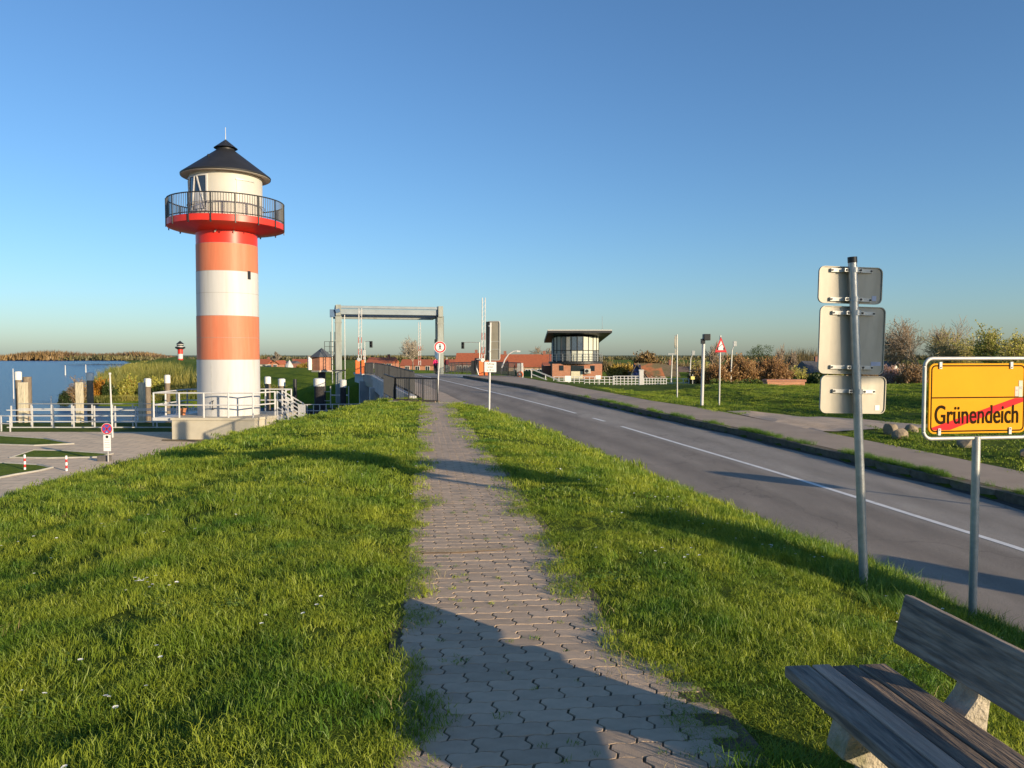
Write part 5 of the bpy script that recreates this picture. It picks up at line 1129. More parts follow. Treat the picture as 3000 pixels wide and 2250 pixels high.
# ------------------------------------------------------------------ fences and small things on the right bank
def white_fence(px0, px1, yt, yb, Y, label, n, rails=3):
    a, b = at(px0, yb, Y), at(px1, yb, Y); h = (yb - yt) * Y / FPX; t = thing('fence', label, 'fence', a, 0, 'white waterside fences'); L = b.x - a.x
    for i in range(n + 1): MB().cyl((L * i / n, 0, -.3), (L * i / n, 0, h), .035, n=6).build('post', white_steel, t)
    for k in range(rails): MB().cyl((0, 0, h * (1 - k / rails)), (L, 0, h * (1 - k / rails)), .03, n=6).build('rail', white_steel, t)
    return t
white_fence(1622, 1712, 1104, 1124, 66, 'white pipe fence in front of the control building door', 6)
white_fence(1712, 1800, 1104, 1128, 64, 'white pipe fence right of the control building', 6)
white_fence(1796, 1872, 1102, 1132, 60, 'white pipe fence left of the white gate pillar', 7, 4)
white_fence(1886, 1952, 1108, 1132, 62, 'white pipe fence with tall posts right of the white gate pillar', 8)
white_fence(1952, 2018, 1110, 1134, 66, 'white pipe fence under the street lamps', 4, 2)
b = at(1878, 1136, 58); tt = thing('gate_pillar', 'white gate pillar between the fences', 'pillar', b); MB().box((0, 0, .5), (.32, .32, 1.6)).build('shaft', white_paint, tt, bevel=.02); MB().box((0, 0, 1.33), (.38, .38, .08)).build('cap', white_paint, tt)
b = at(2029, 1132, 60); tt = thing('yellow_sign', 'small yellow plate on a post behind the thick mast', 'sign', b); MB().cyl((0, 0, -.4), (0, 0, .95), .03, n=6).build('post', galv_dull, tt); MB().box((0, -.04, .66), (.30, .03, .24)).build('plate', mat('pale_yellow_plate', (.75, .68, .22), rough=.5), tt)
b = at(1752, 1112, 63); tt = thing('notice_board', 'small white notice on the fence by the control building', 'sign', b); MB().box((0, -.1, .2), (.42, .03, .3)).build('plate', sign_white, tt); MB().cyl((0, -.06, -.6), (0, -.06, .3), .025, n=6).build('post', galv_dull, tt)
b = at(1664, 1122, 64); tt = thing('notice_board', 'pale notice panel on the fence left of the building door', 'sign', b); MB().box((0, -.1, .35), (.5, .03, .5)).build('plate', sign_white, tt); MB().cyl((0, -.06, -.6), (0, -.06, .6), .025, n=6).build('post', galv_dull, tt)
bp0 = at(2303, 1147, 45); zgd = float(ground_z(bp0.x, 45, False))
tt = thing('brick_wall', 'low red brick wall block with coping on the grass bank', 'wall', (bp0.x, 45, zgd)); wB = 113 * 45 / FPX; hB = at(2303, 1114, 45).z - zgd
MB().box((0, .4, hB / 2 - .2), (wB * .97, .8, hB + .2)).build('wall', brick_mat('orange_brick', (.50, .20, .10), (.56, .24, .13), (.45, .33, .24)), tt); MB().box((0, .4, hB - .03), (wB * 1.03, .92, .14)).build('coping', brick_red, tt, bevel=.02)

# boulders
rock_m = mat('lichen_boulder', (.27, .215, .15), rough=.95, var=.3, scale=5, bump=.6, bscale=18, c3=(.17, .15, .12), c3scale=3)
def boulder(px, py, w, h, label, seed):
    z = -.5
    for _ in range(10):
        p = onz(px, py, z); z = gz(p.x, p.y)
    s = p.y / FPX; bm = bmesh.new(); bmesh.ops.create_icosphere(bm, subdivisions=3, radius=1); r = np.random.default_rng(seed); pl_ = [(Vector(r.normal(size=3)).normalized(), r.uniform(.5, .8)) for _ in range(9)]
    for v in bm.verts:
        for nv, d in pl_:
            e = v.co.dot(nv) - d
            if e > 0: v.co -= nv * e * .85
        v.co = Vector((v.co.x * w * s / 2, v.co.y * w * s / 2.4, v.co.z * h * s * .72 + h * s * .34))
    me = bpy.data.meshes.new('boulder'); bm.to_mesh(me); bm.free(); me.materials.append(rock_m)
    o = link('boulder', me); o.location = (p.x, p.y, z); tag(o, label, 'boulder', 'boulders on the verge')
boulder(2608, 1272, 44, 36, 'brown boulder, leftmost of the cluster right of the sign backs', 1)
boulder(2640, 1285, 54, 34, 'grey front boulder of the cluster right of the sign backs', 2)
boulder(2672, 1266, 40, 26, 'tan boulder, right and rear of the cluster by the lay-by', 3)
boulder(2825, 1311, 58, 28, 'grey boulder behind the town sign post', 4)
boulder(3010, 1345, 60, 30, 'boulder cut by the right picture edge', 5)

# ------------------------------------------------------------------ vegetation
def seg_mesh(name, segs, m, sides=3):
    A = np.array(segs, float); p0, p1, r0, r1 = A[:, :3], A[:, 3:6], A[:, 6], A[:, 7]; d = p1 - p0; d /= np.linalg.norm(d, axis=1, keepdims=True) + 1e-9
    ref = np.where(np.abs(d[:, 2:3]) > .9, np.array([[1., 0, 0]]), np.array([[0, 0, 1.]])); a = np.cross(d, ref); a /= np.linalg.norm(a, axis=1, keepdims=True); b = np.cross(d, a)
    n = len(A); V = np.zeros((n, 2 * sides, 3))
    for i in range(sides):
        c, s = math.cos(2 * math.pi * i / sides), math.sin(2 * math.pi * i / sides); o = a * c + b * s
        V[:, i] = p0 + o * r0[:, None]; V[:, sides + i] = p1 + o * r1[:, None]
    base = (np.arange(n) * 2 * sides)[:, None]; F = []
    for i in range(sides):
        j = (i + 1) % sides; F.append(base + np.array([[i, j, sides + j, sides + i]]))
    return npmesh(name, V.reshape(-1, 3), np.concatenate(F), m)
def grow(r, p, d, L, rad, lvl, cfg, out, tips):
    n = 4 if lvl < 2 else 3; step = L / n; p = np.array(p, float); d = np.array(d, float)
    for k in range(n):
        d = d + r.normal(0, cfg['wig'], 3) + np.array([0, 0, cfg['up']]); d /= np.linalg.norm(d); q = p + d * step; ra, rb = rad * (1 - .6 * k / n), rad * (1 - .6 * (k + 1) / n)
        out.append((*p, *q, max(ra, cfg['rmin']), max(rb, cfg['rmin'])))
        if lvl < cfg['lv'] and (k > cfg.get('k0', 0) or lvl > 0):
            for _ in range(cfg['nb'][lvl]):
                ax = r.normal(size=3); ax -= d * ax.dot(d); ax /= np.linalg.norm(ax); an = r.uniform(*cfg['ang']); nd = d * math.cos(an) + ax * math.sin(an)
                grow(r, q, nd, L * r.uniform(*cfg['lr']), max(rb * .6, cfg['rmin']), lvl + 1, cfg, out, tips)
        p = q
    tips.append(p)
CFG = dict(wig=.13, up=.05, lv=4, nb=[3, 3, 2, 1], ang=(.35, .95), lr=(.5, .72), rmin=.012)
def leaf_quads(name, pts, size, m, r, k=1, flat=.6):
    pts = np.repeat(np.asarray(pts), k, 0); n = len(pts); c = pts + r.normal(0, size * .8, (n, 3)); u = r.normal(size=(n, 3)); u /= np.linalg.norm(u, axis=1, keepdims=True); w = np.cross(u, r.normal(size=(n, 3))); w /= np.linalg.norm(w, axis=1, keepdims=True)
    sz = size * r.uniform(.6, 1.3, (n, 1)); V = np.stack([c - u * sz, c + w * sz * flat, c + u * sz, c - w * sz * flat], 1).reshape(-1, 3); F = np.arange(4 * n).reshape(n, 4)
    return npmesh(name, V, F, m)
bark = mat('grey_bark', (.22, .19, .155), rough=.9, var=.25, scale=4); twig_warm = mat('warm_twigs', (.30, .235, .17), rough=.9, var=.2, scale=1)
def bare_tree(px, ytop, ybase, Y, seed, label, wm=twig_warm, leaf=None, spread=1.0, group='bare spring trees', rmin=None, lk=2, ls=.12, zb=None):
    r = np.random.default_rng(seed); b = at(px, ybase, Y); H = at(px, ytop, Y).z - b.z; t = thing('tree', label, 'tree', b, 0, group)
    cfg = dict(CFG); cfg['rmin'] = rmin or Y * .00019; cfg['ang'] = (.3 * spread, .8 * spread); cfg['nb'] = [3, 2, 2, 1]; cfg['up'] = .06; cfg['k0'] = 1; cfg['lr'] = (.52, .74)
    out, tips = [], []; L = H * .50
    grow(r, (0, 0, -.3), (r.normal(0, .06), r.normal(0, .06), 1), L, H * .028, 0, cfg, out, tips)
    A = np.array(out); zmax = max(np.percentile(A[:, 5], 98.5), .1); sc = H / zmax; A[:, [2, 5]] *= sc; A[:, [0, 1, 3, 4]] *= sc * spread
    th = H * .012; big = A[A[:, 6] > th]; small = A[A[:, 6] <= th]
    if len(big): link('trunk', seg_mesh('trunk', big, bark, 6), t)
    link('crown', seg_mesh('crown', small, wm, 3), t)
    if leaf:
        T = np.array(tips) * np.array([sc * spread, sc * spread, sc]); o = link('leaves', leaf_quads('leaves', T, ls, leaf, r, lk), t)
    return t
willow_leaf = leaf_mat('young_willow_leaf', (.32, .33, .06), (.55, .50, .10), scale=.3)
bud_leaf = leaf_mat('brown_bud', (.16, .10, .035), (.30, .19, .06), scale=.3, trans=.2)
bare_tree(1207, 997, 1088, 150, 3, 'bare round tree seen through the portal', mat('pale_twigs', (.42, .36, .28), rough=.9, var=.15), spread=1.15)
bare_tree(1590, 1018, 1100, 165, 4, 'bare tree behind the red roofs left of the control building', spread=1.2)
bare_tree(2688, 944, 1142, 88, 5, 'tallest bare tree right of the sign backs', spread=1.05, leaf=bud_leaf, lk=1, ls=.07)
bare_tree(2618, 972, 1142, 92, 6, 'bare tree just right of the sign backs', spread=1.0)
bare_tree(2772, 952, 1142, 90, 7, 'bare tree above the left corner of the town sign', spread=.85)
bare_tree(2742, 985, 1142, 84, 17, 'lower bare tree between the two tall ones by the town sign', mat('olive_twigs', (.34, .29, .14), rough=.9, var=.2), spread=1.0, leaf=bud_leaf, lk=1, ls=.06)
bare_tree(2835, 985, 1142, 86, 8, 'olive-budded tree above the middle of the town sign', MATS['olive_twigs'], willow_leaf, 1.1, lk=2, ls=.09)
bare_tree(2925, 968, 1142, 80, 9, 'yellow-green leafing tree above the right half of the town sign', MATS['olive_twigs'], willow_leaf, 1.0, lk=2, ls=.11)
bare_tree(2990, 985, 1142, 78, 10, 'yellow-green leafing tree at the right picture edge', MATS['olive_twigs'], willow_leaf, 1.0, lk=2, ls=.11)
bare_tree(2278, 1022, 1120, 72, 11, 'slim bare sapling rising left above the brown shrub', spread=.7)
bare_tree(2318, 1034, 1120, 74, 12, 'slim bare sapling above the brick wall block', spread=.7)
bare_tree(2087, 1008, 1125, 80, 13, 'slim bare tree behind the warning sign', spread=.7)
bare_tree(1895, 1038, 1110, 125, 14, 'red-budded round tree behind the orange-roofed cottage', twig_warm, bud_leaf, 1.2, lk=4, ls=.16)
bare_tree(2395, 1050, 1130, 110, 15, 'small tree beside the dark gabled house', MATS['olive_twigs'], willow_leaf, 1.0, lk=3)
bare_tree(808, 1034, 1075, 200, 16, 'small windblown tree on the far dike', spread=.9, rmin=.05)

def shrub(px, w, ytop, ybase, Y, seed, label, tw, leaf=None, lk=2, ls=.08, n=46, group='shrubs', rmin=None, name='shrub', up=.10, round_=True):
    r = np.random.default_rng(seed); b = at(px, ybase, Y); H = at(px, ytop, Y).z - b.z; Wd = w * Y / FPX; t = thing(name, label, 'shrub', b, 0, group); out, tips = [], []
    cfg = dict(CFG); cfg.update(lv=2, nb=[2, 2, 1], ang=(.25, .75), up=up * .5, rmin=rmin or Y * .00022, wig=.10, lr=(.4, .65))
    for i in range(n):
        a = r.uniform(0, 6.283); q = math.sqrt(r.uniform()); x, y = math.cos(a) * q, math.sin(a) * q; hh = H * (math.sqrt(max(0, 1 - .75 * q * q)) if round_ else 1) * r.uniform(.6, 1.0)
        grow(r, (x * Wd * .30, y * Wd * .30, -.2), (x * .55, y * .55, 1.0), hh * .72, H * .012, 0, cfg, out, tips)
    A = np.array(out); k = A[:, 5].max(); A[:, [2, 5]] *= H / k; wx = np.abs(A[:, 3]).max(); A[:, [0, 1, 3, 4]] *= (Wd / 2) / wx
    link('branches', seg_mesh('branches', A, tw, 3), t)
    if leaf:
        T = np.array(tips) * np.array([(Wd / 2) / wx, (Wd / 2) / wx, H / k]); link('leaves', leaf_quads('leaves', T, ls, leaf, r, lk), t)
    return t
red_tw = mat('rust_twigs', (.36, .20, .10), rough=.9, var=.25, scale=.8); gold_tw = mat('golden_twigs', (.42, .26, .07), rough=.9, var=.25, scale=.8)
gold_leaf = leaf_mat('golden_leaf', (.30, .20, .03), (.46, .33, .06), scale=.5); rust_leaf = leaf_mat('rust_leaf', (.25, .135, .05), (.40, .25, .10), scale=.5, trans=.2); dark_leaf = leaf_mat('evergreen_leaf', (.025, .05, .014), (.07, .11, .02), scale=.6); pink_leaf = leaf_mat('pink_blossom', (.55, .32, .26), (.72, .56, .48), scale=.8)
shrub(2100, 90, 1055, 1132, 62, 21, 'rust-brown shrub behind the warning sign post', red_tw, rust_leaf, n=60)
shrub(2168, 130, 1034, 1132, 63, 22, 'tall rust-brown shrub left of the brick wall block', red_tw, rust_leaf, n=80)
shrub(2262, 150, 1040, 1130, 64, 23, 'broad rounded rust shrub behind the brick wall block', red_tw, rust_leaf, n=90)
shrub(2045, 70, 1068, 1134, 68, 24, 'brown shrub between the lamp and the warning sign', twig_warm, bud_leaf, n=50)
shrub(1803, 52, 1064, 1118, 90, 25, 'golden shrub just right of the control building', gold_tw, gold_leaf, 3, .12)
shrub(1838, 52, 1062, 1120, 91, 26, 'golden shrub left of the half-timbered cottage', gold_tw, gold_leaf, 3, .12)
shrub(2345, 60, 1075, 1135, 70, 27, 'olive shrub right of the brick wall block', MATS['olive_twigs'], willow_leaf, n=40)
shrub(2382, 60, 1092, 1148, 52, 28, 'dark evergreen bush left of the lowest sign back', MATS['olive_twigs'], dark_leaf, 8, .09, n=40)
shrub(2610, 80, 1066, 1140, 62, 29, 'pink-blossoming shrub right of the sign backs', red_tw, pink_leaf, 2, .07, n=60)
shrub(2672, 90, 1062, 1142, 60, 30, 'tall brown shrub left of the town sign', twig_warm, rust_leaf, 2, .06, n=70)
shrub(900, 60, 1066, 1084, 160, 33, 'tan bush on the far dike beside the hut', twig_warm, gold_leaf, 3, .2, n=30)
shrub(2440, 90, 1060, 1140, 66, 34, 'olive bush behind the middle sign back', MATS['olive_twigs'], willow_leaf, n=40)
shrub(2520, 120, 1055, 1142, 68, 35, 'brown bush behind the sign backs', twig_warm, bud_leaf, n=60)
def hedge(px0, px1, ytop, ybase, Y, seed, label, leaf=dark_leaf, dens=500, ls=.085, D=.9):
    r = np.random.default_rng(seed); a, b = at(px0, ybase, Y), at(px1, ybase, Y); H = at(px0, ytop, Y).z - a.z; L = b.x - a.x; t = thing('hedge', label, 'hedge', a, 0, 'low evergreen hedges')
    n = int(dens * L * H); P = np.stack([r.uniform(0, L, n), r.uniform(-D / 2, D / 2, n), H * np.sqrt(r.uniform(0, 1, n)) * (1 + .18 * np.sin(r.uniform(0, 1, n)))], -1); P[:, 2] *= 1 + .12 * np.sin(P[:, 0] * 3.1) + .08 * np.sin(P[:, 0] * 7.7)
    link('leaves', leaf_quads('leaves', P, ls, leaf, r), t); MB().box((L / 2, 0, H * .35), (L * .96, D * .5, H * .7)).build('inner_branches', mat('hedge_inner', (.03, .035, .015), rough=1), t)
green_hedge_leaf = leaf_mat('laurel_leaf', (.05, .09, .02), (.20, .24, .04), scale=1.2)
hedge(2082, 2252, 1119, 1144, 50, 41, 'clipped laurel hedge on the bank left of the brick wall block', green_hedge_leaf)
hedge(2362, 2408, 1132, 1150, 50, 42, 'short dark hedge right of the brick wall block')
hedge(2580, 2760, 1130, 1150, 50, 43, 'dark hedge along the bank left of the town sign')
r = np.random.default_rng(50); b = at(2222, 1095, 80); H = at(2222, 1014, 80).z - b.z; t = thing('pine_tree', 'dark evergreen tree top above the rust shrubs', 'tree', b)
MB().cyl((0, 0, -.5), (0, 0, H * .8), .14, .05, 7).build('trunk', bark, t); P = []
for k in range(26):
    c = np.array([r.normal(0, .55), r.normal(0, .4), H * r.uniform(.45, .95)]); P.append(c + r.normal(0, .17, (70, 3)))
link('crown', leaf_quads('crown', np.concatenate(P), .07, dark_leaf, r, flat=.35), t)

# willow scrub and reeds on the far river bank: one mass of upright shoots
def shoots(n, xf, hf, wf, m, name, seed, zfun):
    r = np.random.default_rng(seed); x, y = xf(r, n); z = zfun(x, y); n = len(x); h = hf(r, x, y, n); w = wf(x, y); a = r.uniform(0, 3.1416, n); lx, ly = r.normal(0, .22, n) * h, r.normal(0, .22, n) * h
    bx = r.normal(0, 1, n) * w * 1.2; z0 = z - .2 + h * r.uniform(0, .55, n)
    V = np.stack([np.stack([x + bx - w / 2 * np.cos(a), y - w / 2 * np.sin(a), z0], -1), np.stack([x + bx + w / 2 * np.cos(a), y + w / 2 * np.sin(a), z0], -1), np.stack([x + bx + lx, y + ly, z + h], -1)], 1).reshape(-1, 3)
    return link(name, npmesh(name, V, np.arange(3 * n).reshape(n, 3), m))
scrub_m = leaf_mat('willow_scrub_shoots', (.12, .155, .028), (.33, .29, .065), trans=.25, scale=.2, rnd=0)
def scrub_xy(r, n):
    y = 103 + 360 * r.uniform(0, 1, n) ** 2.4; sh = I_(y, [96, 100, 104, 600, 930], [5, -44, -60, -300, -470]); x = sh + 2.0 + r.uniform(0, 1, n) ** 1.3 * (22 + y * .30); k = (ridge_d(x, y) > 10) & (x < -24) & (x < I_(y, [104, 108, 124, 185, 270, 420, 800], [60, -20, -42, -72, -118, -190, -350])); return x[k], y[k]
def scrub_h(r, x, y, n): return (2.0 + 1.7 * np.clip(.5 + .6 * vnoise(x, y, .35, 21), 0, 1.5)) * r.uniform(.6, 1.1, n) * np.where(x > -34, .35, 1) * (.25 + .75 * sstep(106, 120, y)) * (1 - .6 * sstep(190, 260, y))
tag(shoots(90000, scrub_xy, scrub_h, lambda x, y: .0009 * y, scrub_m, 'willow_scrub', 51, far_z), 'mass of yellow-green willow scrub along the far river bank', 'scrub', kind='stuff')
shrub(292, 62, 1106, 1180, 106, 52, 'orange willow bush on the river bank behind the second white-capped pile', mat('orange_willow', (.50, .22, .03), rough=.9, var=.2), leaf_mat('orange_catkins', (.42, .2, .02), (.55, .3, .04)), 3, .14, n=60, name='willow_bush', group='willow bushes')
shrub(322, 40, 1112, 1186, 105, 53, 'dark green bush on the river bank behind the leaning pole', MATS['olive_twigs'], dark_leaf, 6, .13, n=40, name='willow_bush', group='willow bushes')
shrub(228, 70, 1100, 1190, 104, 54, 'grey-brown bare bush at the bank point', twig_warm, bud_leaf, 1, .1, n=50, name='willow_bush', group='willow bushes')
shrub(192, 40, 1145, 1192, 103, 55, 'low dark bush at the tip of the bank over the water', mat('dark_twigs', (.07, .06, .05), rough=.9), dark_leaf, 3, .1, n=30, name='willow_bush', group='willow bushes')
shrub(375, 70, 1098, 1180, 108, 56, 'yellow willow bush left of the third white-capped pile', gold_tw, willow_leaf, 4, .15, n=60, name='willow_bush', group='willow bushes')
shrub(455, 70, 1105, 1178, 110, 57, 'yellow-green willow bush behind the plinth railing', MATS['olive_twigs'], willow_leaf, 4, .15, n=60, name='willow_bush', group='willow bushes')
# far woods
wood_m = leaf_mat('far_wood', (.13, .085, .05), (.29, .19, .075), trans=.1, scale=.02, rnd=0)
def wood_xy(r, n): 
    x = r.uniform(-1000, -330, n); y = 925 + r.uniform(0, 40, n) - np.clip(x + 470, 0, 140) * .9; return x, y
tag(shoots(16000, wood_xy, lambda r, x, y, n: (9 + 4.5 * vnoise(x, y, .035, 31)) * r.uniform(.45, 1, n) * I_(x, [-1000, -560, -400, -330], [1, 1, .8, .3]), lambda x, y: 2.0 + 0 * x, wood_m, 'woodland', 61, lambda x, y: -4.8 + 0 * x), 'brown leafless woodland along the opposite shore of the river', 'wood', kind='stuff')
wood2_m = leaf_mat('distant_tree_line', (.07, .075, .035), (.19, .16, .06), trans=.1, scale=.03, rnd=0)
def wood2_xy(r, n): x = r.uniform(-330, 520, n); return x, 560 + r.uniform(0, 50, n)
tag(shoots(14000, wood2_xy, lambda r, x, y, n: (4.0 + 2.2 * vnoise(x, y, .06, 33)) * r.uniform(.4, 1, n), lambda x, y: 1.6 + 0 * x, wood2_m, 'tree_line', 62, lambda x, y: -2.3 + 0 * x), 'low distant line of trees along the horizon', 'trees', kind='stuff')

thick_m = leaf_mat('thicket_twigs', (.10, .085, .035), (.30, .21, .085), trans=.15, scale=.12, rnd=0)
def thick_xy(r, n): x = r.uniform(10, 68, n); y = r.uniform(122, 150, n); return x, y
tag(shoots(17000, thick_xy, lambda r, x, y, n: (2.6 + 1.6 * vnoise(x, y, .22, 35)) * r.uniform(.35, 1, n), lambda x, y: .16 + 0 * x, thick_m, 'thicket', 63, far_z), 'brown-olive thicket behind the cottages and shrubs on the right', 'thicket', kind='stuff')
for px, w, yt, yb, Y, sd, lab in ((1960, 70, 1050, 1130, 118, 81, 'olive tree-like bush above the brown barn roof'), (2045, 80, 1046, 1130, 116, 82, 'sparse olive bush behind the street lamps'), (1770, 50, 1050, 1115, 130, 83, 'grey-olive bush behind the control building roof corner'), (1925, 60, 1044, 1120, 126, 84, 'reddish bush behind the orange cottage roof')):
    shrub(px, w, yt, yb, Y, sd, lab, twig_warm, bud_leaf if sd != 82 else willow_leaf, 2, .12, n=46)

# ------------------------------------------------------------------ small lighthouse far off
b = at(529, 1086, 345); t = thing('lighthouse', 'tiny distant red and white lighthouse behind the willow scrub', 'lighthouse', b); k = 345 / FPX
def z_(py): return (1086 - py) * k
for nm, y0, y1, r_, m in (('base', 1092, 1078, 9, mat('brick_foot', (.45, .18, .1))), ('tower_band', 1078, 1064, 7.4, white_paint), ('tower_band', 1064, 1051, 7.4, red_p), ('tower_band', 1051, 1037, 7.3, white_paint), ('tower_band', 1037, 1023, 7.2, red_p), ('lantern', 1020, 1008, 9.5, white_paint)):
    MB().lathe([(0, z_(y0)), (r_ * k, z_(y0)), (r_ * k, z_(y1)), (0, z_(y1))], n=20).build(nm, m, t, True)
MB().lathe([(7 * k, z_(1024)), (14 * k, z_(1020)), (14 * k, z_(1016)), (9 * k, z_(1016))], n=20).build('gallery', black_metal, t); MB().lathe([(11.5 * k, z_(1008)), (1 * k, z_(999)), (0, z_(998))], n=20).build('roof', black_metal, t); MB().lathe([(9.6 * k, z_(1014)), (9.6 * k, z_(1010))], n=20).build('window_band', dark_glass, t)

# ------------------------------------------------------------------ walkers on the bridge
def skinned(name, verts, edges, m, par, sub=1):
    me = bpy.data.meshes.new(name); me.from_pydata([v[:3] for v in verts], edges, []); me.materials.append(m); o = link(name, me, par)
    sk = o.modifiers.new('skin', 'SKIN'); sk.use_smooth_shade = True
    lay = me.skin_vertices[0] if me.skin_vertices else None
    if lay is None:
        bm = bmesh.new(); bm.from_mesh(me); bm.verts.layers.skin.verify(); bm.to_mesh(me); bm.free(); lay = me.skin_vertices[0]
    for i, v in enumerate(verts): lay.data[i].radius = (v[3], v[4] if len(v) > 4 else v[3]); lay.data[i].use_root = (i == 0)
    sb = o.modifiers.new('subsurf', 'SUBSURF'); sb.levels = sub; sb.render_levels = sub
    return o
skin_m = mat('skin', (.50, .30, .21), rough=.6, var=.05)
def person(px, Y, z, H, label, jacket, trousers, hair, stride, rz, pack=None, coat=.72):
    b = at(px, 1090, Y); t = thing('person', label, 'person', (b.x, Y, z), rz); k = H / 1.72
    S_ = lambda L: [tuple(c * k for c in v) for v in L]
    f = stride
    legs = lambda r: [(0, 0, .95, r * 1.5), (.09, 0, .90, r * 1.25), (.10, .20 * f, .50, r * .95), (.10, .05 * f if f > 0 else 0, .09, r * .62), (-.09, 0, .90, r * 1.25), (-.10, -.05 * f, .49, r * .95), (-.10, -.30 * f, .10, r * .62)]
    body = S_([(0, 0, .95, .12), (0, 0, 1.15, .12), (0, 0, 1.38, .12), (0, .01, 1.48, .05), (0, .03, 1.57, .075), (0, .035, 1.66, .09), (0, .03, 1.73, .055),
               (.17, 0, 1.39, .05), (.23, -.02, 1.13, .04), (.22, .10, .90, .028), (.225, .14, .82, .034), (-.17, 0, 1.39, .05), (-.23, -.04, 1.13, .04), (-.22, .02, .89, .028), (-.225, .05, .81, .034),
               (.09, 0, .90, .09), (.10, .20 * f, .50, .06), (.10, .05 * f, .09, .04), (.10, .20 * f + .02, .03, .04), (-.09, 0, .90, .09), (-.10, -.05 * f, .49, .06), (-.10, -.30 * f, .10, .04), (-.10, -.18 * f, .03, .04)])
    ed = [(0, 1), (1, 2), (2, 3), (3, 4), (4, 5), (5, 6), (2, 7), (7, 8), (8, 9), (9, 10), (2, 11), (11, 12), (12, 13), (13, 14), (0, 15), (15, 16), (16, 17), (17, 18), (0, 19), (19, 20), (20, 21), (21, 22)]
    for hand in (10, 14):
        hx, hy, hz = body[hand][:3]; sg = 1 if hx > 0 else -1
        for j, (dx, dy, dz, L) in enumerate(((-.012 * sg, .03, -.02, .055), (0, .022, -.03, .075), (0, .006, -.034, .085), (0, -.010, -.032, .078), (0, -.024, -.028, .062))):
            i = len(body); body.append((hx + dx * k, hy + dy * k, hz + dz * k, .009 * k)); body.append((hx + dx * 1.3 * k, hy + dy * 1.2 * k, hz + (dz - L * .6) * k, .008 * k)); ed += [(hand, i), (i, i + 1)]
    skinned('body', body, ed, skin_m, t)
    jk = S_([(0, 0, coat, .19, .15), (0, 0, .98, .18, .14), (0, 0, 1.2, .175, .14), (0, 0, 1.40, .15, .12), (0, .01, 1.47, .075), (.18, 0, 1.39, .075), (.245, -.02, 1.13, .065), (.225, .09, .92, .05), (-.18, 0, 1.39, .075), (-.245, -.04, 1.13, .065), (-.225, .02, .91, .05)])
    skinned('jacket', jk, [(0, 1), (1, 2), (2, 3), (3, 4), (3, 5), (5, 6), (6, 7), (3, 8), (8, 9), (9, 10)], jacket, t)
    tr = S_(legs(.088)); skinned('trousers', tr, [(0, 1), (1, 2), (2, 3), (0, 4), (4, 5), (5, 6)], trousers, t)
    hr = S_([(0, .02, 1.70, .092), (0, -.03, 1.66, .085), (0, -.045, 1.58, .06)]); skinned('hair', hr, [(0, 1), (1, 2)], hair, t)
    for sx, yy in ((.10, .05 * f), (-.10, -.30 * f)): MB().box((sx * k, (yy + .06) * k, .045), (.10, .27, .09)).build('shoe', black_metal, t, bevel=.03)
    if pack: MB().box((0, -.20 * k, 1.18 * k), (.30, .18, .46)).build('backpack', pack, t, bevel=.06)
cloth = lambda n, c: mat(n, c, rough=.9, var=.12, scale=6)
person(1276, 78, float(road_z(78)) + .145, 1.52, 'person in a bright pink jacket and dark trousers walking on the bridge', cloth('pink_cloth', (.72, .03, .14)), cloth('black_cloth', (.02, .02, .022)), cloth('brown_hair', (.1, .06, .035)), .8, BH)
person(1309, 77, float(road_z(77)) + .145, 1.52, 'person in dark clothes with a dark red backpack walking on the bridge', cloth('grey_green_cloth', (.04, .045, .042)), cloth('grey_trousers', (.09, .11, .11)), cloth('white_cap', (.6, .6, .58)), .7, BH, cloth('dark_red_pack', (.11, .02, .03)), coat=.86)

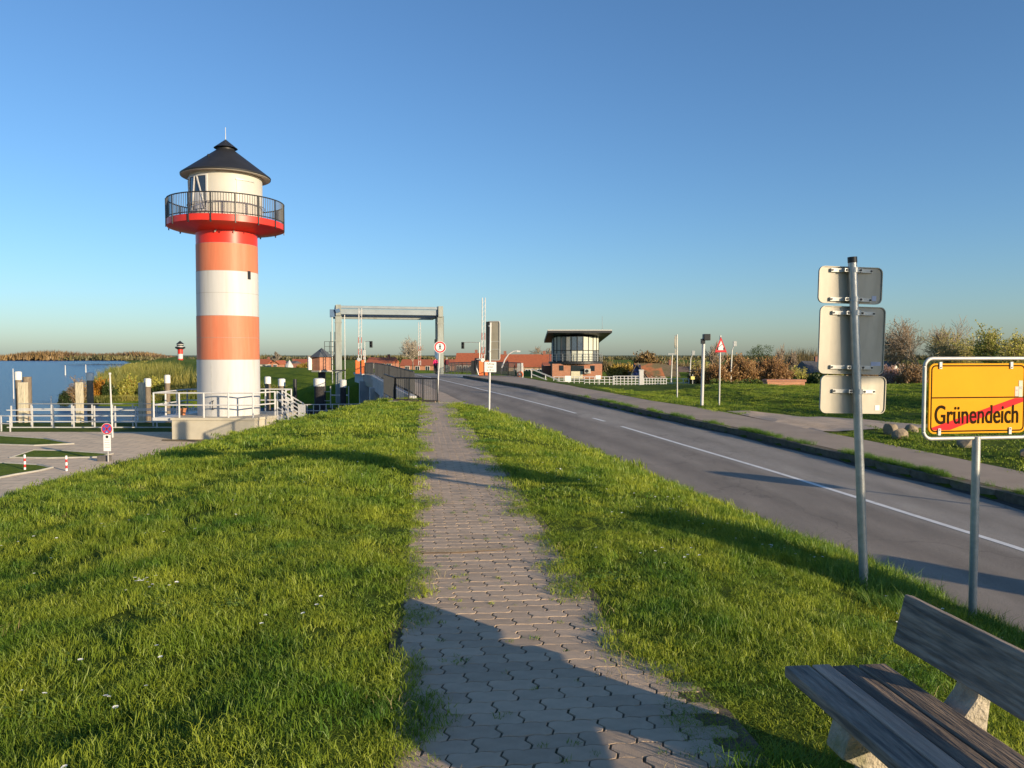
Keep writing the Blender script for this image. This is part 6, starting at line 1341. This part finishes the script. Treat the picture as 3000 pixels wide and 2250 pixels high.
# ------------------------------------------------------------------ unseen things added outside the view to throw the shadows seen in it
zs_ = -1.0
t = thing('shadow_caster_hut', 'unseen flat-roofed brick hut added across the road to shade the sign posts', 'hut', (11.2, .2, zs_), R(-41))  # added block whose shadow covers the lower sign posts
MB().box((0, 0, 1.65), (1.5, 1.6, 3.3)).build('wall', brick_red, t); MB().box((0, 0, 3.37), (1.56, 1.9, .14)).build('roof', dark_rail, t); d_ = MB().box((-.2, .82, 1.1), (.9, .06, 2.1)).build('door', galv_dull, t); MB().box((.15, .87, 1.1), (.04, .04, .2)).build('handle', black_metal, d_)
t = thing('shadow_caster_sign', 'unseen tall blank panel on a post, added across the road to shade the sign backs', 'sign', (12.28, -1.345, zs_), R(49))  # added panel, placed to shade the right halves of the sign backs
MB().cyl((0, 0, 0), (0, 0, 6.5), .05, n=10).build('post', galv, t); MB().box((.27, .07, 5.72), (.58, .03, 1.5)).build('panel', alu, t)
t = thing('shadow_caster_cabinet', 'unseen grey cabinet added on the far pavement to cast a shadow on the road', 'cabinet', (10.9, 3.75, zs_ + .05), R(49))  # added to throw the broad shadow across the near road
MB().box((0, 0, .88), (.62, .45, 1.76)).build('housing', galv_dull, t, bevel=.02); MB().box((0, 0, 1.79), (.7, .52, .06)).build('lid', galv_dull, t)
t = thing('road_sign', 'unseen small round sign on a thin post, added to cast its shadow on the road', 'sign', (10.6, 9.9, -.75), R(49))  # added to throw a thin post shadow with a disc at its end
MB().cyl((0, 0, 0), (0, 0, 1.85), .03, n=8).build('post', galv, t); disc(.3, -.02, .0, cz=1.55).build('plate', alu, t)
for i, (x, y) in enumerate(((30, 12), (33.5, 16), (38, 19.5), (42, 23), (46, 28))):  # added crowns that keep the grass bank in shade
    r = np.random.default_rng(70 + i); t = thing('shadow_caster_tree', ('first', 'second', 'third', 'fourth', 'fifth')[i] + ' unseen tree of a row added on the right to shade the bank', 'tree', (x, y, -.6), 0, 'added trees shading the bank')
    MB().cyl((0, 0, 0), (0, 0, 3), .2, .12, 8).build('trunk', bark, t); P = []
    for k in range(40):
        c = np.array([r.normal(0, 1.1), r.normal(0, 1.1), r.uniform(1.6, 5.8)]); P.append(c + r.normal(0, .4, (60, 3)))
    link('crown', leaf_quads('crown', np.concatenate(P), .14, dark_leaf, r), t)
